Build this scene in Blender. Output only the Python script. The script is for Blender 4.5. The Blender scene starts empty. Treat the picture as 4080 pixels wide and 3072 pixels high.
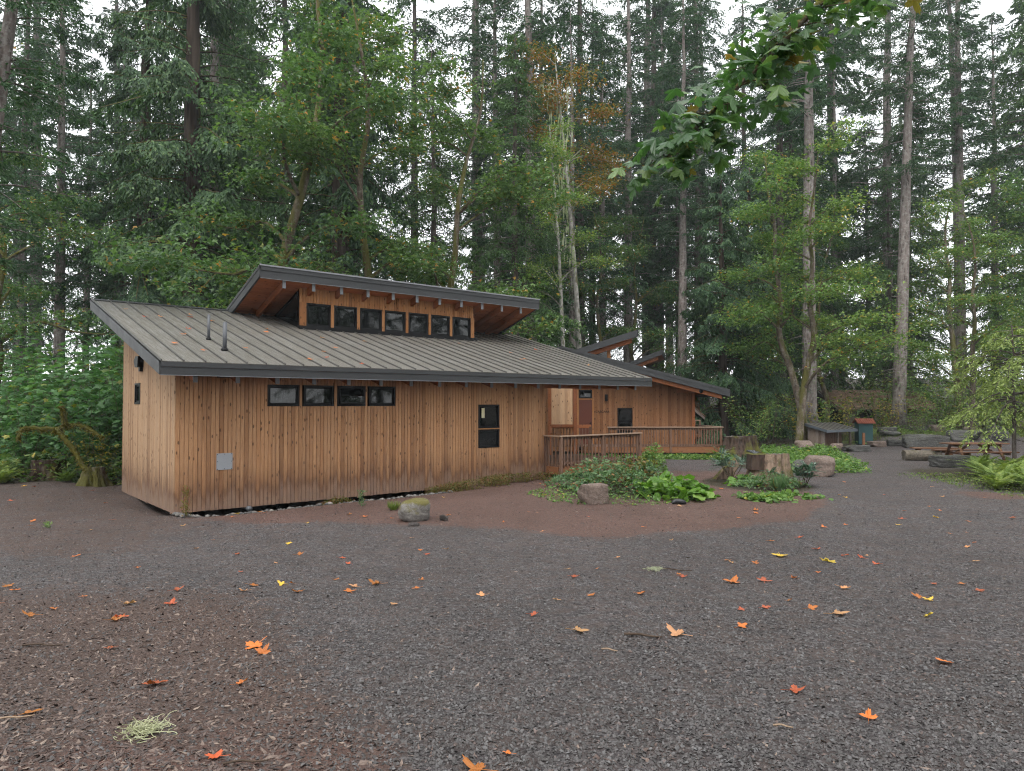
import bpy, math, random
import numpy as np
from mathutils import Vector, Matrix
PI = math.pi
R = math.radians
sc = bpy.context.scene
COL = sc.collection

# ------------------------------------------------------------------ camera
cam_d = bpy.data.cameras.new('camera')
cam = bpy.data.objects.new('camera', cam_d); COL.objects.link(cam)
cam.location = (0, 0, 1.6)
cam.rotation_euler = (R(90 + 1.392), 0, 0)
cam_d.sensor_fit = 'HORIZONTAL'; cam_d.sensor_width = 36.0
cam_d.lens = 36.0 * 2836 / 4080
cam_d.clip_start = 0.05; cam_d.clip_end = 2000
sc.camera = cam

# ------------------------------------------------------------------ overcast sky, weak broad sun
SUN_EL, SUN_AZ = 58, 200          # degrees; azimuth clockwise from +Y
wd = bpy.data.worlds.new('World'); sc.world = wd; wd.use_nodes = True
nt = wd.node_tree; nt.nodes.clear()
sky = nt.nodes.new('ShaderNodeTexSky'); sky.sky_type = 'NISHITA'; sky.sun_disc = False
sky.sun_elevation = R(SUN_EL); sky.sun_rotation = R(SUN_AZ); sky.dust_density = 4
clear = nt.nodes.new('ShaderNodeBackground'); clear.inputs['Strength'].default_value = 0.06
nt.links.new(sky.outputs[0], clear.inputs['Color'])
cloud = nt.nodes.new('ShaderNodeBackground')
cloud.inputs['Color'].default_value = (0.955, 0.985, 1.0, 1); cloud.inputs['Strength'].default_value = 1.25
mixs = nt.nodes.new('ShaderNodeMixShader'); mixs.inputs[0].default_value = 0.88
nt.links.new(clear.outputs[0], mixs.inputs[1]); nt.links.new(cloud.outputs[0], mixs.inputs[2])
wo = nt.nodes.new('ShaderNodeOutputWorld'); nt.links.new(mixs.outputs[0], wo.inputs['Surface'])
sun_d = bpy.data.lights.new('sun', 'SUN'); sun_d.energy = 1.1; sun_d.angle = R(30); sun_d.color = (1.0, 0.97, 0.92)
sun = bpy.data.objects.new('sun', sun_d); COL.objects.link(sun)
_d = Vector((math.sin(R(SUN_AZ)) * math.cos(R(SUN_EL)), math.cos(R(SUN_AZ)) * math.cos(R(SUN_EL)), math.sin(R(SUN_EL))))
sun.rotation_euler = _d.to_track_quat('Z', 'Y').to_euler(); sun.location = _d * 60

sc.view_settings.view_transform = 'Standard'; sc.view_settings.look = 'None'
sc.view_settings.exposure = 1.0; sc.view_settings.gamma = 1.0
sc.view_settings.use_curve_mapping = False
sc.cycles.max_bounces = 4; sc.cycles.diffuse_bounces = 2; sc.cycles.glossy_bounces = 2
sc.cycles.transmission_bounces = 2; sc.cycles.transparent_max_bounces = 6; sc.cycles.volume_bounces = 0
sc.cycles.use_adaptive_sampling = True; sc.cycles.adaptive_threshold = 0.03; sc.cycles.adaptive_min_samples = 20
sc.cycles.use_denoising = True; sc.cycles.denoising_prefilter = 'NONE'; sc.cycles.denoising_input_passes = 'RGB_ALBEDO_NORMAL'
sc.cycles.pixel_filter_type = 'BLACKMAN_HARRIS'; sc.cycles.filter_width = 1.15
sc.cycles.sample_clamp_indirect = 6
sc.cycles.caustics_reflective = False; sc.cycles.caustics_refractive = False

# ------------------------------------------------------------------ helpers
class MB:
    """collects geometry; build() links ONE mesh object"""
    def __init__(s): s.v = []; s.f = []; s.n = 0; s.mi = []
    def add(s, v, f, mi=0):
        v = np.asarray(v, float).reshape(-1, 3); f = np.asarray(f, int)
        s.v.append(v); s.f.append(f + s.n); s.mi.append(np.full(len(f), mi)); s.n += len(v); return s
    def box(s, x0, x1, y0, y1, z0, z1, mi=0, ch=0.0):
        if ch:
            return s.chbox(x0, x1, y0, y1, z0, z1, ch, mi)
        v = [(x, y, z) for z in (z0, z1) for y in (y0, y1) for x in (x0, x1)]
        return s.add(v, [(0, 2, 3, 1), (4, 5, 7, 6), (0, 1, 5, 4), (2, 6, 7, 3), (0, 4, 6, 2), (1, 3, 7, 5)], mi)
    def chbox(s, x0, x1, y0, y1, z0, z1, c, mi=0):
        # box with its long edges chamfered (octagon section in the two smaller axes)
        d = [x1 - x0, y1 - y0, z1 - z0]; ax = int(np.argmax(d)); o = [a for a in range(3) if a != ax]
        lo = (x0, y0, z0); hi = (x1, y1, z1); a, b = o
        sec = [(lo[a] + c, lo[b]), (hi[a] - c, lo[b]), (hi[a], lo[b] + c), (hi[a], hi[b] - c), (hi[a] - c, hi[b]), (lo[a] + c, hi[b]), (lo[a], hi[b] - c), (lo[a], lo[b] + c)]
        v = []
        for e in (lo[ax], hi[ax]):
            for p in sec:
                q = [0, 0, 0]; q[ax] = e; q[a] = p[0]; q[b] = p[1]; v.append(q)
        f = [(i, (i + 1) % 8, 8 + (i + 1) % 8, 8 + i) for i in range(8)]
        s.add(v, f, mi); s.n -= 16; s.add(np.zeros((0, 3)), [(7, 6, 5, 4), (7, 4, 3, 0), (3, 2, 1, 0), (12, 13, 14, 15), (8, 11, 12, 15), (8, 9, 10, 11)], mi); s.n += 16
        return s
    def bar(s, a, b, w, h, up=(0, 0, 1), mi=0):
        a = Vector(a); b = Vector(b); d = (b - a).normalized(); u = Vector(up)
        sd = d.cross(u).normalized(); u = sd.cross(d).normalized()
        v = [p + sd * (w / 2 * i) + u * (h / 2 * j) for p in (a, b) for i, j in ((-1, -1), (1, -1), (1, 1), (-1, 1))]
        return s.add([tuple(q) for q in v], [(0, 1, 5, 4), (1, 2, 6, 5), (2, 3, 7, 6), (3, 0, 4, 7), (3, 2, 1, 0), (4, 5, 6, 7)], mi)
    def tube(s, path, rad, sides=8, mi=0, cap=True):
        p = np.asarray(path, float); n = len(p); rad = np.atleast_1d(np.asarray(rad, float)); rad = np.interp(np.linspace(0, 1, n), np.linspace(0, 1, len(rad)), rad)
        t = np.gradient(p, axis=0); t /= np.linalg.norm(t, axis=1)[:, None] + 1e-9
        ref = np.array([0.31, 0.95, 0.05]) if abs(t[0][2]) > .5 else np.array([0, 0, 1.0])
        a = np.cross(t, ref); a /= np.linalg.norm(a, axis=1)[:, None] + 1e-9; b = np.cross(t, a)
        th = np.arange(sides) * 2 * PI / sides
        v = p[:, None, :] + rad[:, None, None] * (np.cos(th)[None, :, None] * a[:, None, :] + np.sin(th)[None, :, None] * b[:, None, :])
        i = np.arange(n - 1)[:, None] * sides; j = np.arange(sides)[None, :]; k = (j + 1) % sides
        f = np.stack([i + j, i + k, i + sides + k, i + sides + j], -1).reshape(-1, 4)
        n0 = s.n; s.add(v.reshape(-1, 3), f, mi)
        if cap:
            s.n = n0; s.add(np.zeros((0, 3)), [tuple(range(sides))[::-1]], mi) if sides in (3, 4) else s.fan(n0, n, sides, mi)
            s.n = n0 + n * sides
        return s
    def fan(s, n0, n, sides, mi):
        e = (n - 1) * sides
        f = [(e, e + q, e + q + 1) for q in range(1, sides - 1)] + [(0, q + 1, q) for q in range(1, sides - 1)]
        s.add(np.zeros((0, 3)), f, mi)
    def mesh(s, name, mats, smooth=False):
        me = bpy.data.meshes.new(name)
        V = np.concatenate(s.v) if s.v else np.zeros((0, 3))
        me.vertices.add(len(V)); me.vertices.foreach_set('co', V.ravel())
        idx = np.concatenate([f.ravel() for f in s.f]); tot = np.concatenate([np.full(len(f), f.shape[1]) for f in s.f])
        st = np.concatenate([[0], np.cumsum(tot)[:-1]])
        me.loops.add(len(idx)); me.loops.foreach_set('vertex_index', idx.astype(np.int32))
        me.polygons.add(len(tot)); me.polygons.foreach_set('loop_start', st.astype(np.int32))
        me.polygons.foreach_set('material_index', np.concatenate(s.mi).astype(np.int32))
        me.polygons.foreach_set('use_smooth', np.full(len(tot), bool(smooth)))
        for m in (mats if isinstance(mats, (list, tuple)) else [mats]):
            if m: me.materials.append(m)
        me.update(calc_edges=True)
        return me
    def build(s, name, mats, parent=None, smooth=False, loc=None, rot=None):
        return link(name, s.mesh(name, mats, smooth), parent, loc, rot)

def link(name, me, parent=None, loc=None, rot=None, scale=None):
    o = bpy.data.objects.new(name, me); COL.objects.link(o)
    if parent: o.parent = parent
    if loc is not None: o.location = loc
    if rot is not None: o.rotation_euler = rot
    if scale is not None: o.scale = scale if hasattr(scale, '__len__') else (scale,) * 3
    return o
def tag(o, label, cat, group=None, kind=None):
    o['label'] = label
    if kind: o['kind'] = kind
    if cat: o['category'] = cat
    if group: o['group'] = group
    return o
def struct(o): o['kind'] = 'structure'; return o
def thing(name, label, cat, loc=(0, 0, 0), rz=0, group=None):
    return tag(link(name, None, None, loc, (0, 0, rz)), label, cat, group)
def unit(a): return a / (np.linalg.norm(a, axis=-1, keepdims=True) + 1e-9)
def sstep(a, b, x): t = np.clip((x - a) / (b - a), 0, 1); return t * t * (3 - 2 * t)

# smooth value noise for terrain and rocks
def vnoise(x, y, seed=0):
    x = np.asarray(x, float); y = np.asarray(y, float)
    xi = np.floor(x).astype(np.int64); yi = np.floor(y).astype(np.int64); fx = x - xi; fy = y - yi
    fx = fx * fx * (3 - 2 * fx); fy = fy * fy * (3 - 2 * fy)
    def h(i, j):
        n = (i * 374761393 + j * 668265263 + seed * 974711) & 0x7fffffff
        n = ((n ^ (n >> 13)) * 1274126177) & 0x7fffffff
        return ((n ^ (n >> 16)) & 0xffff) / 65535.0
    return (h(xi, yi) * (1 - fx) + h(xi + 1, yi) * fx) * (1 - fy) + (h(xi, yi + 1) * (1 - fx) + h(xi + 1, yi + 1) * fx) * fy

# ------------------------------------------------------------------ materials
class Mat:
    def __init__(s, name):
        s.m = bpy.data.materials.new(name); s.m.use_nodes = True; s.t = s.m.node_tree
        s.p = s.t.nodes['Principled BSDF']; s.out = s.t.nodes['Material Output']
    def n(s, typ, _out=0, _props=None, **inp):
        nd = s.t.nodes.new('ShaderNode' + typ)
        for k, v in (_props or {}).items(): setattr(nd, k, v)
        for k, v in inp.items():
            i = nd.inputs[int(k[1:])] if k[0] == '_' and k[1:].isdigit() else nd.inputs[k.replace('_', ' ')]
            s.put(i, v)
        return nd.outputs[_out]
    def put(s, i, v):
        if isinstance(v, bpy.types.NodeSocket): s.t.links.new(v, i)
        else: i.default_value = v
    def math(s, op, a, b=0.0, clamp=False): return s.n('Math', 0, {'operation': op, 'use_clamp': clamp}, _0=a, _1=b)
    def ramp(s, fac, stops, interp='LINEAR'):
        nd = s.t.nodes.new('ShaderNodeValToRGB'); s.put(nd.inputs[0], fac); cr = nd.color_ramp; cr.interpolation = interp
        while len(cr.elements) > 1: cr.elements.remove(cr.elements[-1])
        for i, (p, c) in enumerate(stops):
            e = cr.elements[0] if i == 0 else cr.elements.new(p)
            e.position = p; e.color = (*c, 1) if len(c) == 3 else c
        return nd.outputs[0]
    def mix(s, fac, a, b, mode='MIX'):
        nd = s.t.nodes.new('ShaderNodeMix'); nd.data_type = 'RGBA'; nd.blend_type = mode
        s.put(nd.inputs[0], fac)
        for i, v in ((6, a), (7, b)): s.put(nd.inputs[i], (*v, 1) if isinstance(v, tuple) and len(v) == 3 else v)
        return nd.outputs[2]
    def coord(s, which='Object'):
        nd = s.t.nodes.new('ShaderNodeTexCoord'); return nd.outputs[which]
    def pos(s): return s.t.nodes.new('ShaderNodeNewGeometry').outputs['Position']
    def geo(s, which): return s.t.nodes.new('ShaderNodeNewGeometry').outputs[which]
    def orand(s): return s.t.nodes.new('ShaderNodeObjectInfo').outputs['Random']
    def scale(s, vec, sx, sy, sz): return s.n('Mapping', 0, None, Vector=vec, Scale=(sx, sy, sz))
    def noise(s, vec, scale, detail=3, rough=.55, out=0): return s.n('TexNoise', out, None, Vector=vec, Scale=scale, Detail=detail, Roughness=rough)
    def vor(s, vec, scale, out=0, rnd=1.0): return s.n('TexVoronoi', out, None, Vector=vec, Scale=scale, Randomness=rnd)
    def sep(s, vec, i): nd = s.t.nodes.new('ShaderNodeSeparateXYZ'); s.put(nd.inputs[0], vec); return nd.outputs[i]
    def bump(s, h, strength=.3, dist=.02):
        b = s.n('Bump', 0, None, Height=h, Strength=strength, Distance=dist); s.put(s.p.inputs['Normal'], b)
    def fin(s, col, rough=.7, spec=.4):
        s.put(s.p.inputs['Base Color'], (*col, 1) if isinstance(col, tuple) and len(col) == 3 else col)
        s.put(s.p.inputs['Roughness'], rough); s.put(s.p.inputs['Specular IOR Level'], spec); return s.m

def wood(name, light, mid, dark, knots=True, splash=False, grain=(14, 14, .8), rough=.75, axis=2):
    """sawn cedar: long grain, dark knots, optional rain-splash weathering near the ground"""
    M = Mat(name); co = M.coord('Object'); r = M.orand()
    off = M.n('CombineXYZ', 0, None, X=M.math('MULTIPLY', r, 91.0), Y=M.math('MULTIPLY', r, 37.0), Z=M.math('MULTIPLY', r, 53.0))
    v = M.n('VectorMath', 0, {'operation': 'ADD'}, _0=co, _1=off)
    g = M.noise(M.scale(v, *grain), 6, 5, .65)
    s3 = [1.0, 1.0, 1.0]; s3[axis] = .16
    big = M.noise(M.scale(v, *s3), 3.0, 3, .6)
    c = M.ramp(g, [(.25, dark), (.5, mid), (.78, light)])
    c = M.mix(M.math('MULTIPLY', M.ramp(big, [(.35, (0, 0, 0)), (.7, (1, 1, 1))]), .5), c, mid)
    tone = M.ramp(r, [(0, (.68, .62, .58)), (.12, (.9, .85, .8)), (.3, (1, 1, 1)), (.75, (1.12, 1.1, 1.06)), (.95, (1.0, .93, .86)), (1, (.6, .52, .47))])
    c = M.mix(1.0, c, tone, 'MULTIPLY')
    if knots:
        k3 = [1.0, 1.0, 1.0]; k3[axis] = .42
        d = M.vor(M.scale(v, *k3), 9.5)
        kn = M.ramp(d, [(.0, (1, 1, 1)), (.13, (.9, .9, .9)), (.19, (0, 0, 0))])
        c = M.mix(M.math('MULTIPLY', kn, .85), c, (.045, .018, .008))
    if splash:
        P = M.pos(); z = M.sep(P, 2)
        wob = M.math('MULTIPLY', M.math('SUBTRACT', M.noise(M.scale(P, 3.0, 3.0, .5), 2.2, 4, .7), .5), 1.1)
        zz = M.math('ADD', M.math('ADD', z, wob), M.math('MULTIPLY', M.math('SUBTRACT', r, .5), .25))
        st = M.ramp(M.math('DIVIDE', M.math('ADD', zz, .70), 1.6), [(.0, (.62, .62, .62)), (.12, (.55, .55, .55)), (.24, (.85, .85, .85)), (.36, (.5, .5, .5)), (.62, (.12, .12, .12)), (1, (0, 0, 0))])
        c = M.mix(M.math('MULTIPLY', st, .95), c, (.10, .047, .028))
        sk = M.ramp(M.noise(M.scale(P, 5.0, 5.0, .12), 1.6, 4, .7), [(.56, (0, 0, 0)), (.68, (1, 1, 1))])
        c = M.mix(M.math('MULTIPLY', sk, .45), c, (.13, .058, .030))
        gy = M.ramp(M.math('DIVIDE', M.math('ADD', zz, .70), 1.6), [(.0, (.75, .75, .75)), (.12, (.6, .6, .6)), (.27, (0, 0, 0))])
        c = M.mix(M.math('MULTIPLY', gy, .5), c, (.20, .16, .145))
    M.bump(g, .25, .006)
    return M.fin(c, rough, .25)

def simple(name, col, rough=.5, spec=.4, var=.12, sc_=3.0, metal=0.0):
    M = Mat(name); P = M.coord('Object')
    n = M.noise(P, sc_, 4, .6)
    c = M.mix(n, tuple(x * (1 - var) for x in col), tuple(min(1, x * (1 + var)) for x in col))
    M.p.inputs['Metallic'].default_value = metal
    return M.fin(c, M.ramp(n, [(.3, (rough * .85,) * 3), (.7, (min(1, rough * 1.15),) * 3)]), spec)

def leafmat(name, cols, trans=.35, rough=.5, var=.18, hueobj=.12, spec=.35):
    """leaf colours picked per leaf, small shift per plant, some light through the leaf"""
    M = Mat(name); ri = M.geo('Random Per Island'); ro = M.orand()
    c = M.ramp(ri, cols)
    tone = M.ramp(ro, [(0, (1 - hueobj, 1 - hueobj * .6, 1 - hueobj)), (.5, (1, 1, 1)), (1, (1 + hueobj * 1.4, 1 + hueobj * .8, 1))])
    c = M.mix(1.0, c, tone, 'MULTIPLY')
    M.fin(c, rough, spec)
    t = M.t.nodes.new('ShaderNodeBsdfTranslucent')
    M.put(t.inputs[0], M.mix(1.0, c, (1.15, 1.25, .7), 'MULTIPLY'))
    mx = M.t.nodes.new('ShaderNodeMixShader'); mx.inputs[0].default_value = trans
    M.t.links.new(M.p.outputs[0], mx.inputs[1]); M.t.links.new(t.outputs[0], mx.inputs[2]); M.t.links.new(mx.outputs[0], M.out.inputs[0])
    return M.m

def bark(name, a, b, lich=None, lamt=.35, moss=0.0, sz=5.0, zs=.22):
    M = Mat(name); P = M.coord('Object')
    r = M.orand()
    v = M.scale(P, 1, 1, zs)
    d = M.vor(v, sz, 0); n = M.noise(v, sz * 2.2, 5, .7)
    h = M.math('ADD', M.math('MULTIPLY', d, .8), M.math('MULTIPLY', n, .6))
    c = M.mix(M.ramp(h, [(.25, (0, 0, 0)), (.8, (1, 1, 1))]), a, b)
    if lich:
        l = M.ramp(M.noise(P, 5.5, 5, .75), [(.5, (0, 0, 0)), (.58, (1, 1, 1))])
        c = M.mix(M.math('MULTIPLY', l, lamt), c, lich)
    if moss:
        mz = M.noise(M.scale(P, 1, 1, .3), 2.2, 4, .65)
        nz = M.sep(M.geo('Normal'), 2)
        mm = M.ramp(M.math('ADD', mz, M.math('MULTIPLY', nz, .35)), [(.62 - moss * .35, (0, 0, 0)), (.74 - moss * .35, (1, 1, 1))])
        c = M.mix(M.math('MULTIPLY', mm, .9), c, M.mix(M.noise(P, 30, 2), (.045, .05, .012), (.13, .12, .03)))
    M.bump(h, .8, .05)
    return M.fin(c, .9, .15)

def rockmat(name, a, b, moss=0.0, strat=False, sz=3.0, mosscol=(.10, .11, .02)):
    M = Mat(name); P = M.coord('Object'); r = M.orand()
    off = M.n('CombineXYZ', 0, None, X=M.math('MULTIPLY', r, 31.0), Y=M.math('MULTIPLY', r, 17.0), Z=M.math('MULTIPLY', r, 5.0))
    v = M.n('VectorMath', 0, {'operation': 'ADD'}, _0=P, _1=off)
    w = M.scale(v, 1, 1, 5.0) if strat else v
    n = M.noise(w, sz, 8, .7); m = M.noise(v, sz * 6, 5, .7)
    c = M.ramp(n, [(.3, a), (.7, b)])
    c = M.mix(M.math('MULTIPLY', M.ramp(m, [(.45, (0, 0, 0)), (.7, (1, 1, 1))]), .45), c, tuple(min(1, x * 1.7) for x in b))
    if moss:
        nz = M.sep(M.geo('Normal'), 2)
        k = M.ramp(M.math('ADD', M.noise(v, 3.5, 5, .7), M.math('MULTIPLY', nz, .25)), [(.75 - .4 * moss, (0, 0, 0)), (.9 - .4 * moss, (1, 1, 1))])
        c = M.mix(M.math('MULTIPLY', k, .85), c, M.mix(M.noise(v, 40, 2), tuple(x * .5 for x in mosscol), mosscol))
    M.bump(M.math('ADD', n, M.math('MULTIPLY', m, .4)), .9, .06)
    return M.fin(c, .85, .25)

m_cedar = wood('cedar_siding', (.46, .275, .155), (.365, .198, .102), (.215, .100, .048), splash=True)
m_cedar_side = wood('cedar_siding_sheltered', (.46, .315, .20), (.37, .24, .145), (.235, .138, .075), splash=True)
m_cedar_two = wood('cedar_siding_dark', (.30, .155, .077), (.235, .112, .053), (.14, .06, .027))  # brown cedar, darkened further to put the porch shade into the colour
m_soffit = wood('soffit_planks', (.50, .20, .09), (.40, .145, .062), (.25, .08, .033), grain=(.9, 14, 14), axis=0)
m_rafter = wood('rafter_timber', (.36, .14, .062), (.27, .098, .042), (.16, .055, .025), grain=(14, .9, 14), axis=1)
m_trim = wood('trim_timber', (.40, .20, .085), (.31, .14, .055), (.18, .075, .03))
m_deckwood = wood('deck_timber', (.21, .135, .10), (.15, .088, .062), (.08, .044, .030), grain=(14, 14, .8))
m_rim = wood('rim_timber', (.34, .17, .088), (.255, .115, .056), (.15, .062, .03), grain=(.8, 14, 14), axis=0)
m_railtop = wood('rail_cap_timber', (.34, .25, .19), (.26, .18, .13), (.15, .09, .065), grain=(.8, 14, 14), axis=0, knots=False)
m_table = wood('table_timber', (.19, .10, .058), (.13, .066, .038), (.07, .034, .022), grain=(.8, 14, 14), axis=0)
m_greywood = wood('grey_weathered_boards', (.26, .22, .19), (.18, .145, .125), (.09, .07, .06))
m_fascia = simple('dark_metal_fascia', (.040, .041, .043), .5, .35, .14, 2.0)
m_drip = simple('drip_edge_metal', (.20, .205, .215), .4, .5, .1)
m_cap = simple('galvanised_cap', (.17, .175, .185), .5, .5, .15, 9)
m_black = simple('black_window_frame', (.006, .006, .0065), .45, .2, .2)
m_dark = simple('dark_interior', (.006, .006, .006), .9, .1, .2)
m_panelgrey = simple('grey_cover_plate', (.25, .26, .28), .45, .5, .06)
m_pipe = simple('plumbing_vent_pipe', (.085, .09, .1), .5, .5, .15, 8)
m_door = simple('red_brown_door', (.12, .038, .024), .5, .3, .12, 2)
m_green = simple('green_painted_steel', (.026, .075, .078), .5, .4, .15, 4)
m_redroof = simple('rusty_red_tin', (.22, .06, .032), .6, .4, .2, 5)
m_tarp = simple('black_rubber', (.012, .013, .015), .5, .5, .3, 8)
m_grille = simple('galvanised_grate', (.12, .13, .145), .35, .6, .15, 8, .6)

def glassmat():
    M = Mat('dark_window_glass'); P = M.coord('Object')
    M.bump(M.noise(P, 1.6, 2, .5), .05, .02)
    M.p.inputs['IOR'].default_value = 1.52
    return M.fin((.006, .007, .007), .03, .5)
m_glass = glassmat()

def roofmat():
    M = Mat('weathered_standing_seam_metal'); P = M.pos(); O = M.coord('Object'); r = M.orand()
    n = M.noise(P, 1.1, 6, .7); st = M.noise(M.scale(O, 9, .55, 1), 2.0, 5, .75); f = M.noise(P, 26, 4, .75)
    c = M.ramp(n, [(.3, (.125, .113, .098)), (.55, (.16, .148, .134)), (.75, (.195, .185, .172))])
    c = M.mix(M.math('MULTIPLY', M.ramp(st, [(.40, (0, 0, 0)), (.60, (1, 1, 1))]), .85), c, (.088, .072, .050))
    c = M.mix(M.math('MULTIPLY', M.ramp(f, [(.54, (0, 0, 0)), (.66, (1, 1, 1))]), .7), c, (.27, .25, .21))
    c = M.mix(M.math('MULTIPLY', M.ramp(M.noise(P, 60, 2, .6), [(.62, (0, 0, 0)), (.7, (1, 1, 1))]), .5), c, (.035, .026, .016))
    tone = M.ramp(r, [(0, (.82, .84, .86)), (1, (1.02, 1.05, 1.08))])
    c = M.mix(1.0, c, tone, 'MULTIPLY')
    M.bump(f, .12, .01)
    return M.fin(c, M.ramp(st, [(.3, (.42,) * 3), (.7, (.62,) * 3)]), .5)
m_roof = roofmat()
m_rib = simple('seam_rib_metal', (.075, .070, .064), .5, .5, .2, 4)

def shakemat():
    M = Mat('old_cedar_shakes'); r = M.orand(); P = M.coord('Object')
    g = M.noise(M.scale(P, 9, 1, 1), 5, 5, .7)
    c = M.ramp(g, [(.3, (.10, .065, .045)), (.6, (.19, .135, .10)), (.8, (.27, .20, .16))])
    c = M.mix(1.0, c, M.ramp(r, [(0, (.75, .72, .68)), (1, (1.25, 1.2, 1.15))]), 'MULTIPLY')
    c = M.mix(M.ramp(M.noise(P, 2.5, 4, .6), [(.55, (0, 0, 0)), (.7, (.5, .5, .5))]), c, (.05, .055, .015))
    return M.fin(c, .9, .15)
m_shake = shakemat()

def groundmat():
    M = Mat('gravel_and_soil'); P = M.pos()
    at = lambda nm: M.n('Attribute', 2, {'attribute_name': nm})
    red, soil, chip = at('red'), at('soil'), at('chip')
    rnd = M.vor(P, 42, 1); fine = M.noise(P, 70, 4, .75); mid = M.noise(P, 5, 5, .65); big = M.noise(P, .8, 4, .6)
    rs = M.sep(rnd, 0)
    grav = M.ramp(rs, [(0, (.024, .021, .022)), (.45, (.058, .050, .051)), (.8, (.098, .089, .091)), (1, (.175, .168, .17))])
    grav = M.mix(M.math('MULTIPLY', M.ramp(mid, [(.42, (0, 0, 0)), (.62, (1, 1, 1))]), .75), grav, (.085, .063, .056))
    mid2 = M.noise(P, 16, 5, .8)
    rv = M.ramp(M.math('ADD', M.math('MULTIPLY', fine, .5), M.math('MULTIPLY', mid2, .5)), [(.34, (.040, .022, .018)), (.47, (.098, .054, .043)), (.56, (.135, .078, .062)), (.68, (.23, .145, .115))])
    rv = M.mix(M.math('MULTIPLY', M.ramp(rs, [(.8, (0, 0, 0)), (.95, (1, 1, 1))]), .6), rv, (.05, .045, .045))
    ch = M.ramp(M.noise(M.scale(P, 1, 2.2, 1), 55, 4, .8), [(.3, (.030, .020, .017)), (.52, (.085, .055, .045)), (.75, (.19, .135, .11))])
    so = M.ramp(fine, [(.3, (.018, .014, .009)), (.7, (.065, .052, .03))])
    k = lambda a, w: M.ramp(M.math('ADD', a, M.math('MULTIPLY', M.math('SUBTRACT', mid, .5), w)), [(.3, (0, 0, 0)), (.7, (1, 1, 1))])
    c = M.mix(k(chip, 1.0), grav, ch); c = M.mix(M.math('MULTIPLY', k(red, 1.1), .92), c, rv); c = M.mix(k(soil, .8), c, so)
    c = M.mix(1.0, c, M.ramp(big, [(.3, (.86, .85, .84)), (.7, (1.16, 1.14, 1.13))]), 'MULTIPLY')
    M.bump(M.math('ADD', fine, M.math('MULTIPLY', M.vor(P, 42, 0), .8)), 1.0, .022)
    return M.fin(c, .82, .3)
m_ground = groundmat()
def islandmat(name, stops, rough=.8, spec=.3):
    M = Mat(name); c = M.ramp(M.geo('Random Per Island'), stops)
    f = M.noise(M.pos(), 120, 3, .7); c = M.mix(.35, c, M.mix(f, (.03, .03, .03), (.16, .155, .15)))
    return M.fin(c, rough, spec)
m_stone = islandmat('crushed_basalt', [(0, (.018, .015, .015)), (.4, (.050, .041, .040)), (.75, (.092, .080, .079)), (.93, (.145, .14, .143)), (1, (.15, .09, .075))], .62, .4)
m_chip = islandmat('bark_chips', [(0, (.028, .017, .014)), (.45, (.075, .043, .034)), (.8, (.15, .095, .075)), (1, (.30, .22, .17))])
m_cobble = islandmat('river_cobbles', [(0, (.055, .052, .052)), (.5, (.12, .112, .106)), (.85, (.21, .195, .18)), (1, (.30, .27, .24))], .7)

m_fir = leafmat('fir_needles', [(0, (0.027, 0.062, 0.033)), (.5, (0.050, 0.107, 0.055)), (1, (0.090, 0.156, 0.077))], .25, .6, spec=.2)
m_hem = leafmat('hemlock_needles', [(0, (0.047, 0.096, 0.039)), (.5, (0.083, 0.153, 0.060)), (1, (0.130, 0.208, 0.085))], .28, .6, spec=.2)
m_ced = leafmat('cedar_sprays', [(0, (0.029, 0.065, 0.032)), (.5, (0.050, 0.108, 0.050)), (.85, (0.082, 0.150, 0.065)), (1, (0.114, 0.186, 0.079))], .22, .55, spec=.3)
m_young = leafmat('young_hemlock_needles', [(0, (0.115, 0.172, 0.046)), (.5, (0.196, 0.270, 0.081)), (1, (0.299, 0.368, 0.127))], .35)
m_far = leafmat('far_fir_needles', [(0, (0.031, 0.055, 0.036)), (.5, (0.055, 0.088, 0.057)), (1, (0.086, 0.122, 0.078))], .25, .7, spec=.1)
m_maple = leafmat('maple_leaves', [(0, (0.052, 0.111, 0.036)), (.5, (0.094, 0.176, 0.060)), (.93, (0.143, 0.227, 0.081)), (.96, (0.208, 0.221, 0.052)), (1, (0.429, 0.195, 0.039))], .4, .42)
m_sap = leafmat('sapling_leaves', [(0, (.050, .125, .045)), (.5, (.085, .19, .07)), (.94, (.13, .25, .10)), (1, (.34, .30, .05))], .42, .42)
m_maple_lt = leafmat('light_maple_leaves', [(0, (0.087, 0.167, 0.043)), (.5, (0.145, 0.246, 0.072)), (.93, (0.217, 0.312, 0.087)), (.98, (0.377, 0.319, 0.072)), (1, (0.478, 0.217, 0.043))], .42)
m_autumn = leafmat('turning_leaves', [(0, (.09, .105, .025)), (.4, (.17, .15, .03)), (.7, (.30, .17, .03)), (1, (.34, .10, .03))], .4)
m_yellow = leafmat('yellow_leaves', [(0, (.12, .15, .03)), (.5, (.28, .25, .04)), (1, (.44, .31, .05))], .4)
m_bush = leafmat('bramble_leaves', [(0, (0.054, 0.114, 0.048)), (.5, (0.102, 0.186, 0.082)), (.93, (0.168, 0.264, 0.120)), (1, (0.408, 0.132, 0.048))], .35, .4, hueobj=.05)
m_big = leafmat('broad_green_leaves', [(0, (.075, .165, .022)), (.6, (.125, .245, .040)), (1, (.19, .31, .06))], .4, .35, hueobj=.03)
m_grape = leafmat('glossy_dark_leaves', [(0, (.018, .05, .028)), (.6, (.045, .095, .055)), (1, (.12, .19, .13))], .2, .28, hueobj=.03, spec=.6)
m_fern = leafmat('fern_fronds', [(0, (0.104, 0.169, 0.036)), (.6, (0.182, 0.267, 0.062)), (1, (0.286, 0.338, 0.091))], .35)
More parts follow.
